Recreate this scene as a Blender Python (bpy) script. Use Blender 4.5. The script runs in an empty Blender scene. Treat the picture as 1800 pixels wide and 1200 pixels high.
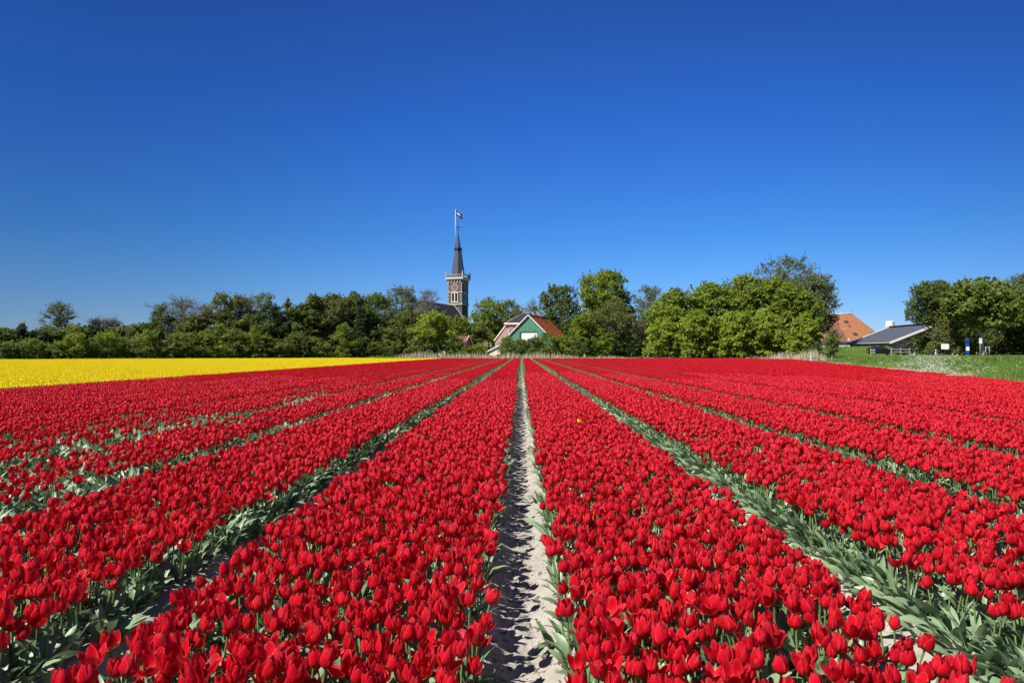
import bpy, math, random
import numpy as np
from mathutils import Vector, Euler, Matrix

random.seed(7)
RNG = np.random.default_rng(7)
SC = bpy.context.scene
COL = SC.collection
R = math.radians

# ------------------------------------------------------------------ camera
CAM_H = 1.42
YAW, PITCH = math.atan(17 / 1200), math.atan(20 / 1200)
cd = bpy.data.cameras.new('camera')
cd.sensor_width = 36.0
cd.lens = 24.0
cd.clip_start = 0.05
cd.clip_end = 6000
cam = bpy.data.objects.new('camera', cd)
cam.location = (0, 0, CAM_H)
cam.rotation_euler = (math.pi / 2 + PITCH, 0, YAW)
COL.objects.link(cam)
SC.camera = cam
CAM_M = Euler(cam.rotation_euler).to_matrix()


def at(px, Y, py=None):
    """World point seen at photo pixel px (of 1800), py, on the plane y = Y."""
    d = CAM_M @ Vector(((px - 900) / 1200, (600 - (py if py is not None else 620)) / 1200, -1))
    k = Y / d.y
    return Vector((d.x * k, Y, CAM_H + d.z * k))


# ------------------------------------------------------------------ sky and sun
SUN_DIR = Vector((-0.85, -0.53, 0)).normalized()          # horizontal direction towards the sun
SUN_EL = R(51.5)
W = bpy.data.worlds.new('World')
SC.world = W
W.use_nodes = True
nt = W.node_tree
nt.nodes.clear()
out = nt.nodes.new('ShaderNodeOutputWorld')
bg = nt.nodes.new('ShaderNodeBackground')
sky = nt.nodes.new('ShaderNodeTexSky')
sky.sky_type = 'NISHITA'
sky.sun_disc = False
sky.sun_elevation = SUN_EL
sky.sun_rotation = math.atan2(SUN_DIR.x, SUN_DIR.y)
sky.air_density = 1.0
sky.dust_density = 0.0
sky.ozone_density = 2.0
tc = nt.nodes.new('ShaderNodeTexCoord')
sep = nt.nodes.new('ShaderNodeSeparateXYZ')
ramp = nt.nodes.new('ShaderNodeValToRGB')                  # polarising filter: deepens the blue, most of all near the horizon
nt.links.new(tc.outputs['Generated'], sep.inputs[0])
nt.links.new(sep.outputs['Z'], ramp.inputs[0])
els = ramp.color_ramp.elements
els[0].position = 0.0
els[0].color = (0.245, 0.336, 0.583, 1)
els[1].position = 0.447
els[1].color = (0.094, 0.252, 0.625, 1)
for p_, c_ in ((0.095, (0.158, 0.315, 0.583, 1)), (0.164, (0.112, 0.300, 0.594, 1)), (0.316, (0.084, 0.268, 0.66, 1))):
    e = els.new(p_)
    e.color = c_
dot = nt.nodes.new('ShaderNodeVectorMath')                 # lens vignetting put into the sky colour: darker away from straight ahead
dot.operation = 'DOT_PRODUCT'
dot.inputs[1].default_value = (0.12, 0.993, 0)
nt.links.new(tc.outputs['Generated'], dot.inputs[0])
ramp2 = nt.nodes.new('ShaderNodeValToRGB')
ramp2.color_ramp.interpolation = 'B_SPLINE'
e2 = ramp2.color_ramp.elements
e2[0].position = 0.45
e2[0].color = (0.53, 0.53, 0.53, 1)
e2[1].position = 1.0
e2[1].color = (1, 1, 1, 1)
for p_, c_ in ((0.72, 0.55), (0.864, 0.70)):
    e = e2.new(p_)
    e.color = (c_, c_, c_, 1)
nt.links.new(dot.outputs['Value'], ramp2.inputs[0])
mul = nt.nodes.new('ShaderNodeMix')
mul.data_type = 'RGBA'
mul.blend_type = 'MULTIPLY'
mul.inputs[0].default_value = 1.0
mul2 = nt.nodes.new('ShaderNodeMix')
mul2.data_type = 'RGBA'
mul2.blend_type = 'MULTIPLY'
mul2.inputs[0].default_value = 1.0
nt.links.new(sky.outputs[0], mul.inputs[6])
nt.links.new(ramp.outputs[0], mul.inputs[7])
nt.links.new(mul.outputs[2], mul2.inputs[6])
nt.links.new(ramp2.outputs[0], mul2.inputs[7])
nt.links.new(mul2.outputs[2], bg.inputs['Color'])
bg.inputs['Strength'].default_value = 0.15
nt.links.new(bg.outputs[0], out.inputs[0])

sl = bpy.data.lights.new('sun', 'SUN')
sl.energy = 5.0
sl.angle = R(0.53)
sl.color = (1.0, 0.955, 0.88)
sun = bpy.data.objects.new('sun', sl)
sdir = Vector((SUN_DIR.x * math.cos(SUN_EL), SUN_DIR.y * math.cos(SUN_EL), math.sin(SUN_EL)))
sun.rotation_euler = sdir.to_track_quat('Z', 'Y').to_euler()
sun.location = (-30, -10, 60)
COL.objects.link(sun)

SC.view_settings.view_transform = 'Standard'
SC.view_settings.look = 'None'
SC.view_settings.exposure = 0.72
SC.view_settings.gamma = 1.0
SC.view_settings.use_curve_mapping = False


# ------------------------------------------------------------------ helpers
def tag(o, label=None, cat=None, group=None, kind=None):
    for k, v in (('label', label), ('category', cat), ('group', group), ('kind', kind)):
        if v:
            o[k] = v
    return o


def link(o, parent=None):
    COL.objects.link(o)
    if parent is not None:
        o.parent = parent
    return o


def thing(name, label, cat, loc=(0, 0, 0), rz=0.0, group=None):
    o = bpy.data.objects.new(name, None)
    o.empty_display_size = 0.2
    o.location = loc
    o.rotation_euler = (0, 0, rz)
    link(o)
    return tag(o, label, cat, group)


def np_mesh(name, verts, quads=None, tris=None, attrs=None, smooth=False, mats=(), mat_idx=None):
    """Mesh from arrays: quads (N,4), tris (M,3); attrs: dict of per-vertex floats."""
    me = bpy.data.meshes.new(name)
    verts = np.asarray(verts, np.float32)
    q = np.zeros((0, 4), np.int32) if quads is None else np.asarray(quads, np.int32).reshape(-1, 4)
    t = np.zeros((0, 3), np.int32) if tris is None else np.asarray(tris, np.int32).reshape(-1, 3)
    me.vertices.add(len(verts))
    me.vertices.foreach_set('co', verts.ravel())
    loops = np.concatenate([q.ravel(), t.ravel()]).astype(np.int32)
    me.loops.add(len(loops))
    me.loops.foreach_set('vertex_index', loops)
    n = len(q) + len(t)
    me.polygons.add(n)
    starts = np.concatenate([np.arange(len(q)) * 4, len(q) * 4 + np.arange(len(t)) * 3]).astype(np.int32)
    me.polygons.foreach_set('loop_start', starts)
    if smooth:
        me.polygons.foreach_set('use_smooth', np.ones(n, bool))
    else:
        me.polygons.foreach_set('use_smooth', np.zeros(n, bool))
    for m in mats:
        me.materials.append(m)
    if mat_idx is not None:
        me.polygons.foreach_set('material_index', np.asarray(mat_idx, np.int32))
    for k, a in (attrs or {}).items():
        at_ = me.attributes.new(k, 'FLOAT', 'POINT')
        at_.data.foreach_set('value', np.asarray(a, np.float32))
    me.update(calc_edges=True)
    return me


def mesh_obj(name, me, parent=None, loc=None, rot=None):
    o = bpy.data.objects.new(name, me)
    if loc is not None:
        o.location = loc
    if rot is not None:
        o.rotation_euler = rot
    return link(o, parent)


class MB:
    """Collects simple solids into one mesh."""

    def __init__(self):
        self.v, self.f, self.m, self.s = [], [], [], []

    def add(self, vs, fs, m=0, smooth=False):
        b = len(self.v)
        self.v += [tuple(v) for v in vs]
        for f in fs:
            self.f.append(tuple(b + i for i in f))
            self.m.append(m)
            self.s.append(smooth)
        return self

    def box(self, c, s, m=0, rz=0.0, ry=0.0, rx=0.0):
        M = Euler((rx, ry, rz)).to_matrix()
        vs = [Vector(c) + M @ Vector((x * s[0] / 2, y * s[1] / 2, z * s[2] / 2)) for x in (-1, 1) for y in (-1, 1) for z in (-1, 1)]
        return self.add(vs, [(0, 1, 3, 2), (4, 6, 7, 5), (0, 4, 5, 1), (2, 3, 7, 6), (0, 2, 6, 4), (1, 5, 7, 3)], m)

    def bar(self, a, b, w, h, m=0):
        """A rectangular bar from a to b, w wide (sideways), h high."""
        a, b = Vector(a), Vector(b)
        d = (b - a).normalized()
        up = Vector((0, 0, 1)) if abs(d.z) < 0.95 else Vector((0, 1, 0))
        s = d.cross(up).normalized() * w / 2
        u = s.cross(d).normalized() * h / 2
        vs = [p + i * s + j * u for p in (a, b) for i, j in ((-1, -1), (1, -1), (1, 1), (-1, 1))]
        return self.add(vs, [(3, 2, 1, 0), (4, 5, 6, 7), (0, 1, 5, 4), (1, 2, 6, 5), (2, 3, 7, 6), (3, 0, 4, 7)], m)

    def prism(self, poly, y0, y1, m=0):
        """Polygon in x, z pushed from y0 to y1."""
        n = len(poly)
        vs = [(x, y0, z) for x, z in poly] + [(x, y1, z) for x, z in poly]
        fs = [tuple(range(n)), tuple(range(2 * n - 1, n - 1, -1))]
        fs += [(i, n + i, n + (i + 1) % n, (i + 1) % n) for i in range(n)]
        return self.add(vs, fs, m)

    def tube(self, pts, rad, n=6, m=0, cap=True):
        pts = [Vector(p) for p in pts]
        rings = []
        for i, p in enumerate(pts):
            d = (pts[min(i + 1, len(pts) - 1)] - pts[max(i - 1, 0)]).normalized()
            s = d.cross(Vector((0.31, 0.83, 0.46))).normalized()
            u = s.cross(d)
            r = rad[i] if hasattr(rad, '__len__') else rad
            rings.append([p + r * (math.cos(2 * math.pi * k / n) * s + math.sin(2 * math.pi * k / n) * u) for k in range(n)])
        vs = [v for r_ in rings for v in r_]
        fs = [(i * n + k, i * n + (k + 1) % n, (i + 1) * n + (k + 1) % n, (i + 1) * n + k) for i in range(len(pts) - 1) for k in range(n)]
        if cap:
            fs += [tuple(range(n - 1, -1, -1)), tuple((len(pts) - 1) * n + k for k in range(n))]
        return self.add(vs, fs, m, True)

    def lathe(self, prof, n=8, m=0, c=(0, 0, 0), rot=0.0, smooth=False):
        vs, fs = [], []
        for r, z in prof:
            for k in range(n):
                a = 2 * math.pi * k / n + rot
                vs.append((c[0] + r * math.cos(a), c[1] + r * math.sin(a), c[2] + z))
        for i in range(len(prof) - 1):
            for k in range(n):
                fs.append((i * n + k, i * n + (k + 1) % n, (i + 1) * n + (k + 1) % n, (i + 1) * n + k))
        fs += [tuple(range(n - 1, -1, -1)), tuple((len(prof) - 1) * n + k for k in range(n))]
        return self.add(vs, fs, m, smooth)

    def mesh(self, name, mats):
        me = bpy.data.meshes.new(name)
        me.from_pydata(self.v, [], self.f)
        for m in mats if isinstance(mats, (list, tuple)) else [mats]:
            me.materials.append(m)
        me.polygons.foreach_set('material_index', self.m)
        me.polygons.foreach_set('use_smooth', self.s)
        me.update()
        return me

    def build(self, name, mats, parent=None, label=None):
        o = mesh_obj(name, self.mesh(name, mats), parent)
        if label:
            o['label'] = label
        return o


# ------------------------------------------------------------------ materials
def mat(name, c1, c2=None, rough=0.8, scale=4.0, detail=4.0, spec=0.3, bump=0.0, bump_scale=None, transl=0.0, transl_col=None, metal=0.0, attr=None, stretch=None):
    """Principled material; c1..c2 mixed by noise (or by a per-vertex attribute)."""
    m = bpy.data.materials.new(name)
    m.use_nodes = True
    t = m.node_tree
    N, L = t.nodes, t.links
    p = N['Principled BSDF']
    p.inputs['Roughness'].default_value = rough
    p.inputs['Specular IOR Level'].default_value = spec
    p.inputs['Metallic'].default_value = metal
    colout = None
    if c2 is None:
        p.inputs['Base Color'].default_value = (*c1, 1)
    else:
        mx = N.new('ShaderNodeMix')
        mx.data_type = 'RGBA'
        mx.inputs[6].default_value = (*c1, 1)
        mx.inputs[7].default_value = (*c2, 1)
        if attr:
            a = N.new('ShaderNodeAttribute')
            a.attribute_name = attr
            L.new(a.outputs['Fac'], mx.inputs[0])
        else:
            tcn = N.new('ShaderNodeTexCoord')
            ns = N.new('ShaderNodeTexNoise')
            ns.inputs['Scale'].default_value = scale
            ns.inputs['Detail'].default_value = detail
            src = tcn.outputs['Object']
            if stretch:
                mp = N.new('ShaderNodeMapping')
                mp.inputs['Scale'].default_value = stretch
                L.new(src, mp.inputs[0])
                src = mp.outputs[0]
            L.new(src, ns.inputs['Vector'])
            rp = N.new('ShaderNodeMapRange')
            rp.inputs[1].default_value = 0.3
            rp.inputs[2].default_value = 0.7
            L.new(ns.outputs['Fac'], rp.inputs[0])
            L.new(rp.outputs[0], mx.inputs[0])
        L.new(mx.outputs[2], p.inputs['Base Color'])
        colout = mx.outputs[2]
    if bump:
        tcn = N.new('ShaderNodeTexCoord')
        ns = N.new('ShaderNodeTexNoise')
        ns.inputs['Scale'].default_value = bump_scale or scale * 4
        ns.inputs['Detail'].default_value = 6
        L.new(tcn.outputs['Object'], ns.inputs['Vector'])
        b = N.new('ShaderNodeBump')
        b.inputs['Strength'].default_value = 1.0
        b.inputs['Distance'].default_value = bump
        L.new(ns.outputs['Fac'], b.inputs['Height'])
        L.new(b.outputs[0], p.inputs['Normal'])
    if transl:
        tr = N.new('ShaderNodeBsdfTranslucent')
        ms = N.new('ShaderNodeMixShader')
        ms.inputs[0].default_value = transl
        if transl_col:
            tr.inputs['Color'].default_value = (*transl_col, 1)
        elif colout is not None:
            L.new(colout, tr.inputs['Color'])
        else:
            tr.inputs['Color'].default_value = (*c1, 1)
        L.new(p.outputs[0], ms.inputs[1])
        L.new(tr.outputs[0], ms.inputs[2])
        L.new(ms.outputs[0], N['Material Output'].inputs['Surface'])
    return m


def petal_mat(name, body, body2, rim, foot):
    """Petal: body colour varying from flower to flower, paler rim and tip, pale foot. Reads u (across), v (along)."""
    m = bpy.data.materials.new(name)
    m.use_nodes = True
    t = m.node_tree
    N, L = t.nodes, t.links
    p = N['Principled BSDF']
    p.inputs['Roughness'].default_value = 0.36
    p.inputs['Specular IOR Level'].default_value = 0.27
    u = N.new('ShaderNodeAttribute')
    u.attribute_name = 'u'
    v = N.new('ShaderNodeAttribute')
    v.attribute_name = 'v'
    oi = N.new('ShaderNodeObjectInfo')
    rnd = N.new('ShaderNodeAttribute')
    rnd.attribute_name = 'tint'

    def math_(op, a, b=None, c=None):
        n = N.new('ShaderNodeMath')
        n.operation = op
        for i, x in enumerate((a, b, c)):
            if x is None:
                continue
            if isinstance(x, (int, float)):
                n.inputs[i].default_value = x
            else:
                L.new(x, n.inputs[i])
        return n.outputs[0]

    def mix(f, a, b):
        n = N.new('ShaderNodeMix')
        n.data_type = 'RGBA'
        L.new(f, n.inputs[0])
        for i, x in ((6, a), (7, b)):
            if isinstance(x, tuple):
                n.inputs[i].default_value = (*x, 1)
            else:
                L.new(x, n.inputs[i])
        return n.outputs[2]

    r01 = math_('FRACT', math_('ADD', oi.outputs['Random'], rnd.outputs['Fac']))
    base = mix(r01, body, body2)
    au = math_('ABSOLUTE', u.outputs['Fac'])
    edge = math_('MULTIPLY', math_('POWER', math_('MAXIMUM', au, math_('POWER', v.outputs['Fac'], 3.0)), 5.0), 0.75)
    ft = math_('POWER', math_('SUBTRACT', 1.0, v.outputs['Fac']), 6.0)
    c = mix(ft, mix(edge, base, rim), foot)
    wv = N.new('ShaderNodeTexWave')                        # fine veins running up the petal
    cmb = N.new('ShaderNodeCombineXYZ')
    L.new(u.outputs['Fac'], cmb.inputs[0])
    L.new(cmb.outputs[0], wv.inputs['Vector'])
    wv.inputs['Scale'].default_value = 3.0
    wv.inputs['Distortion'].default_value = 1.5
    bmp = N.new('ShaderNodeBump')
    bmp.inputs['Distance'].default_value = 0.0015
    bmp.inputs['Strength'].default_value = 0.6
    L.new(wv.outputs['Fac'], bmp.inputs['Height'])
    L.new(bmp.outputs[0], p.inputs['Normal'])
    L.new(c, p.inputs['Base Color'])
    tr = N.new('ShaderNodeBsdfTranslucent')
    L.new(c, tr.inputs['Color'])
    ms = N.new('ShaderNodeMixShader')
    ms.inputs[0].default_value = 0.27
    L.new(p.outputs[0], ms.inputs[1])
    L.new(tr.outputs[0], ms.inputs[2])
    L.new(ms.outputs[0], N['Material Output'].inputs['Surface'])
    return m


def brick_mat(name, c1, c2, mortar, bw=0.22, bh=0.065, msize=0.012):
    m = bpy.data.materials.new(name)
    m.use_nodes = True
    t = m.node_tree
    N, L = t.nodes, t.links
    p = N['Principled BSDF']
    p.inputs['Roughness'].default_value = 0.9
    p.inputs['Specular IOR Level'].default_value = 0.2
    tcn = N.new('ShaderNodeTexCoord')
    sp = N.new('ShaderNodeSeparateXYZ')
    L.new(tcn.outputs['Object'], sp.inputs[0])
    ad = N.new('ShaderNodeMath')
    L.new(sp.outputs[0], ad.inputs[0])
    L.new(sp.outputs[1], ad.inputs[1])
    cb = N.new('ShaderNodeCombineXYZ')
    L.new(ad.outputs[0], cb.inputs[0])
    L.new(sp.outputs[2], cb.inputs[1])
    bk = N.new('ShaderNodeTexBrick')
    bk.inputs['Scale'].default_value = 1.0
    bk.inputs['Color1'].default_value = (*c1, 1)
    bk.inputs['Color2'].default_value = (*c2, 1)
    bk.inputs['Mortar'].default_value = (*mortar, 1)
    bk.inputs['Brick Width'].default_value = bw
    bk.inputs['Row Height'].default_value = bh
    bk.inputs['Mortar Size'].default_value = msize
    L.new(cb.outputs[0], bk.inputs['Vector'])
    ns = N.new('ShaderNodeTexNoise')
    ns.inputs['Scale'].default_value = 0.9
    L.new(tcn.outputs['Object'], ns.inputs['Vector'])
    mr = N.new('ShaderNodeMapRange')
    mr.inputs[3].default_value = 0.75
    mr.inputs[4].default_value = 1.2
    L.new(ns.outputs['Fac'], mr.inputs[0])
    mx = N.new('ShaderNodeMix')
    mx.data_type = 'RGBA'
    mx.blend_type = 'MULTIPLY'
    mx.inputs[0].default_value = 1
    L.new(bk.outputs['Color'], mx.inputs[6])
    L.new(mr.outputs[0], mx.inputs[7])
    L.new(mx.outputs[2], p.inputs['Base Color'])
    return m


M = {}
M['grass'] = mat('grass_ground', (0.055, 0.10, 0.018), (0.10, 0.15, 0.032), 0.95, 0.35, 8, 0.1, 0.06, 6)
M['soil'] = mat('dry_soil', (0.28, 0.258, 0.215), (0.37, 0.342, 0.295), 0.97, 6, 8, 0.1, 0.012, 30)
M['petal'] = petal_mat('red_petal', (0.76, 0.006, 0.022), (0.50, 0.002, 0.008), (0.83, 0.07, 0.095), (0.66, 0.08, 0.06))
M['ypetal'] = petal_mat('yellow_petal', (0.95, 0.82, 0.012), (0.93, 0.75, 0.006), (0.86, 0.66, 0.03), (0.6, 0.5, 0.05))
M['opetal'] = petal_mat('orange_petal', (0.85, 0.30, 0.008), (0.82, 0.24, 0.005), (0.86, 0.45, 0.03), (0.6, 0.4, 0.05))
M['stem'] = mat('tulip_stem', (0.16, 0.24, 0.08), None, 0.5, transl=0.15)
M['leaf'] = mat('tulip_leaf', (0.125, 0.21, 0.10), (0.25, 0.345, 0.195), 0.42, attr='tint', spec=0.45, transl=0.22)
M['bark'] = mat('bark', (0.10, 0.08, 0.06), (0.17, 0.14, 0.11), 0.95, 3, 6, 0.1, 0.03, 8)
M['barkl'] = mat('pale_bark', (0.38, 0.355, 0.3), (0.54, 0.5, 0.43), 0.95, 3, 6, 0.1, 0.02, 8)
M['twig'] = mat('twigs', (0.145, 0.14, 0.105), (0.21, 0.2, 0.16), 0.95, 1.0, 2, 0.1)
G = {  # foliage of each kind of tree
    'lime': ((0.235, 0.315, 0.032), (0.33, 0.40, 0.05)),
    'fresh': ((0.18, 0.255, 0.03), (0.26, 0.33, 0.044)),
    'mid': ((0.14, 0.198, 0.034), (0.205, 0.26, 0.048)),
    'dark': ((0.105, 0.15, 0.034), (0.165, 0.212, 0.047)),
    'pine': ((0.045, 0.078, 0.028), (0.075, 0.112, 0.036)),
    'olive': ((0.155, 0.175, 0.043), (0.215, 0.235, 0.058)),
    'grey': ((0.145, 0.185, 0.08), (0.21, 0.25, 0.12)),
    'brown': ((0.18, 0.13, 0.052), (0.22, 0.19, 0.067)),
}
for k, (a, b) in G.items():
    M['f_' + k] = mat('foliage_' + k, a, b, 0.6, attr='tint', spec=0.2, transl=0.5)
M['reed'] = mat('dry_reed', (0.42, 0.37, 0.25), (0.58, 0.52, 0.38), 0.9, attr='tint', transl=0.2)
M['blade'] = mat('grass_blade', (0.10, 0.18, 0.025), (0.18, 0.27, 0.05), 0.6, attr='tint', transl=0.25)
M['umbel'] = mat('white_umbel', (0.78, 0.78, 0.70), None, 0.8, transl=0.2)
M['white'] = mat('white_paint', (0.78, 0.77, 0.73), (0.7, 0.69, 0.65), 0.55, 1.5)
M['offwhite'] = mat('cream_plaster', (0.66, 0.61, 0.45), (0.6, 0.55, 0.42), 0.85, 1.2)
M['stone'] = mat('pale_stone', (0.42, 0.40, 0.355), (0.31, 0.295, 0.265), 0.85, 1.6)
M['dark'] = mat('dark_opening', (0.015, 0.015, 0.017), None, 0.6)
M['slate'] = mat('slate', (0.062, 0.07, 0.088), (0.095, 0.105, 0.125), 0.28, 2.2, 4, 0.7, 0.01, 6)
M['slate_dark'] = mat('nave_slate', (0.026, 0.03, 0.026), (0.046, 0.052, 0.04), 0.7, 1.2, 6, 0.3, 0.02, 4)
M['black_tile'] = mat('black_glazed_tile', (0.022, 0.022, 0.03), (0.04, 0.04, 0.05), 0.35, 3, 4, 0.5, 0.02, 4)
M['red_tile'] = mat('red_roof_tile', (0.68, 0.19, 0.048), (0.80, 0.27, 0.075), 0.8, 1.2, 6, 0.2, 0.03, 3)
M['red_tile_old'] = mat('old_red_tile', (0.15, 0.066, 0.055), (0.19, 0.082, 0.066), 0.85, 1.5, 6, 0.2, 0.03, 3)
M['orange_tile'] = mat('orange_roof_tile', (0.30, 0.128, 0.056), (0.245, 0.105, 0.048), 0.85, 1.2, 6, 0.2, 0.03, 3)
M['green_board'] = mat('green_board', (0.075, 0.225, 0.135), (0.10, 0.27, 0.165), 0.6, 2.0, 4, 0.3)
M['metal_roof'] = mat('grey_sheet_roof', (0.085, 0.094, 0.112), (0.105, 0.114, 0.132), 0.45, 0.8, 4, 0.5)
M['brick_tower'] = brick_mat('tower_brick', (0.085, 0.07, 0.056), (0.115, 0.095, 0.078), (0.145, 0.13, 0.115))
M['brick_pink'] = brick_mat('pink_brick', (0.33, 0.225, 0.185), (0.39, 0.27, 0.225), (0.42, 0.38, 0.34))
M['brick_brown'] = brick_mat('brown_brick', (0.21, 0.085, 0.055), (0.27, 0.12, 0.07), (0.3, 0.24, 0.2))
M['glass'] = mat('window_glass', (0.05, 0.06, 0.075), None, 0.08, spec=0.8)
M['blue'] = mat('blue_panel', (0.015, 0.06, 0.36), None, 0.4)
M['lblue'] = mat('pale_blue_panel', (0.45, 0.6, 0.85), None, 0.4)
M['flag_red'] = mat('flag_red', (0.30, 0.012, 0.02), None, 0.8, transl=0.3)
M['flag_white'] = mat('flag_white', (0.75, 0.75, 0.75), None, 0.8, transl=0.3)
M['flag_blue'] = mat('flag_blue', (0.012, 0.035, 0.22), None, 0.8, transl=0.3)
M['pole'] = mat('pole_white', (0.7, 0.7, 0.7), None, 0.45)
M['iron'] = mat('dark_iron', (0.03, 0.032, 0.038), None, 0.5, metal=0.3)
M['gold'] = mat('gilded', (0.7, 0.55, 0.25), None, 0.35, metal=0.6)
M['wood'] = mat('weathered_wood', (0.30, 0.27, 0.22), (0.42, 0.38, 0.31), 0.9, 2, 6, 0.2, stretch=(4, 4, 1))
M['rubber'] = mat('tyre_rubber', (0.014, 0.014, 0.015), None, 0.75)
M['tarp'] = mat('black_tarp', (0.018, 0.018, 0.02), (0.03, 0.03, 0.032), 0.5, 1.0, 4, 0.4)
M['carpaint'] = mat('dark_car_paint', (0.010, 0.013, 0.022), None, 0.22, spec=0.6)
M['carglass'] = mat('car_glass', (0.012, 0.015, 0.018), None, 0.05, spec=0.9)
M['rim'] = mat('wheel_rim', (0.35, 0.35, 0.36), None, 0.35, metal=0.7)
M['lamp'] = mat('lamp_glass', (0.6, 0.6, 0.62), None, 0.15, spec=0.8)
M['taillamp'] = mat('tail_lamp_red', (0.35, 0.01, 0.01), None, 0.2, spec=0.7)
M['asphalt'] = mat('asphalt', (0.07, 0.07, 0.072), (0.1, 0.1, 0.1), 0.9, 2, 6, 0.2)
M['silo'] = mat('white_silo', (0.74, 0.74, 0.70), (0.66, 0.66, 0.63), 0.5, 1.5)


def crack_soil(m):
    t = m.node_tree
    N, L = t.nodes, t.links
    p = N['Principled BSDF']
    src = p.inputs['Base Color'].links[0].from_socket
    tcn = N.new('ShaderNodeTexCoord')
    n1 = N.new('ShaderNodeTexNoise')
    n1.inputs['Scale'].default_value = 5
    n1.inputs['Detail'].default_value = 4
    ad = N.new('ShaderNodeVectorMath')
    ad.operation = 'MULTIPLY_ADD'
    ad.inputs[1].default_value = (.16, .16, .16)
    L.new(tcn.outputs['Object'], n1.inputs['Vector'])
    L.new(n1.outputs['Color'], ad.inputs[0])
    L.new(tcn.outputs['Object'], ad.inputs[2])
    vo = N.new('ShaderNodeTexVoronoi')
    vo.feature = 'DISTANCE_TO_EDGE'
    vo.inputs['Scale'].default_value = 9
    L.new(ad.outputs[0], vo.inputs['Vector'])
    mr = N.new('ShaderNodeMapRange')
    mr.inputs[1].default_value = .004
    mr.inputs[2].default_value = .022
    mr.inputs[3].default_value = 1.0
    mr.inputs[4].default_value = 0.0
    L.new(vo.outputs['Distance'], mr.inputs[0])
    n2 = N.new('ShaderNodeTexNoise')
    n2.inputs['Scale'].default_value = 3
    L.new(tcn.outputs['Object'], n2.inputs['Vector'])
    m2 = N.new('ShaderNodeMapRange')
    m2.inputs[1].default_value = .48
    m2.inputs[2].default_value = .6
    L.new(n2.outputs['Fac'], m2.inputs[0])
    mu = N.new('ShaderNodeMath')
    mu.operation = 'MULTIPLY'
    L.new(mr.outputs[0], mu.inputs[0])
    L.new(m2.outputs[0], mu.inputs[1])
    mx = N.new('ShaderNodeMix')
    mx.data_type = 'RGBA'
    mx.inputs[7].default_value = (.07, .06, .05, 1)
    L.new(mu.outputs[0], mx.inputs[0])
    L.new(src, mx.inputs[6])
    L.new(mx.outputs[2], p.inputs['Base Color'])


crack_soil(M['soil'])


# ------------------------------------------------------------------ ground
def sst(x, a, b):
    t = np.clip((x - a) / (b - a), 0, 1)
    return t * t * (3 - 2 * t)


RB0, RB1 = np.array((18.4, 25.0)), np.array((41.0, 100.0))          # right edge of the red field
_rd = (RB1 - RB0) / np.linalg.norm(RB1 - RB0)


def d_right(x, y):
    return (x - RB0[0]) * _rd[1] - (y - RB0[1]) * _rd[0]


def far_edge(x):
    return np.interp(x, [-140, -80, -36, -22, 60], [96, 108, 140, 129, 129])


def vnoise(x, y, s, seed=0):
    """Smooth value noise on arrays."""
    x = np.asarray(x, float) * s + seed * 17.31
    y = np.asarray(y, float) * s + seed * 9.77
    xi, yi = np.floor(x).astype(np.int64), np.floor(y).astype(np.int64)
    fx, fy = x - xi, y - yi
    fx, fy = fx * fx * (3 - 2 * fx), fy * fy * (3 - 2 * fy)

    def h(a, b):
        n = (a * 374761393 + b * 668265263 + seed * 1274126177) & 0x7fffffff
        n = ((n ^ (n >> 13)) * 1274126177) & 0x7fffffff
        return ((n ^ (n >> 16)) & 0xffff) / 65535.0
    return (h(xi, yi) * (1 - fx) + h(xi + 1, yi) * fx) * (1 - fy) + (h(xi, yi + 1) * (1 - fx) + h(xi + 1, yi + 1) * fx) * fy


def ground_h(x, y):
    x, y = np.asarray(x, float), np.asarray(y, float)
    dr = d_right(x, y)
    df = y - far_edge(x)
    h = -0.16 + 1.14 * sst(dr, 0.3, 13) + 0.28 * sst(df, 0.2, 3.0) * (1 - sst(dr, 0, 10))
    rough = 0.10 * (vnoise(x, y, 0.5, 3) - 0.5) + 0.12 * (vnoise(x, y, 0.16, 4) - 0.5)
    emb = 1.55 * sst(y, 124, 131) * (1 - sst(y, 135, 143)) * sst(x, 49, 55) * (1 - sst(x, 70.0, 74))
    return h + emb + rough * np.maximum(sst(dr, 0.5, 3), sst(df, 1, 4)) * (1 - 0.7 * sst(dr, 14, 20))


def axis(parts):
    a = np.concatenate([np.arange(p, q, s) for p, q, s in parts])
    return np.unique(np.round(a, 4))


def grid_mesh(name, xs, ys, zf, m, smooth=True):
    Xg, Yg = np.meshgrid(xs, ys)
    Z = zf(Xg, Yg)
    v = np.stack([Xg.ravel(), Yg.ravel(), Z.ravel()], 1)
    nx, ny = len(xs), len(ys)
    i = np.arange(nx - 1)[None, :] + np.arange(ny - 1)[:, None] * nx
    q = np.stack([i, i + 1, i + 1 + nx, i + nx], -1).reshape(-1, 4)
    return np_mesh(name, v, q, smooth=smooth, mats=[m])


gx = axis([(-3000, -300, 300), (-300, -120, 20), (-120, 120, 1.6), (120, 300, 20), (300, 3301, 300)])
gy = axis([(-300, -30, 60), (-30, 8, 6), (8, 175, 1.6), (175, 300, 12), (300, 4501, 300)])
tag(mesh_obj('ground', grid_mesh('ground', gx, gy, ground_h, M['grass'])), kind='structure')

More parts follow.
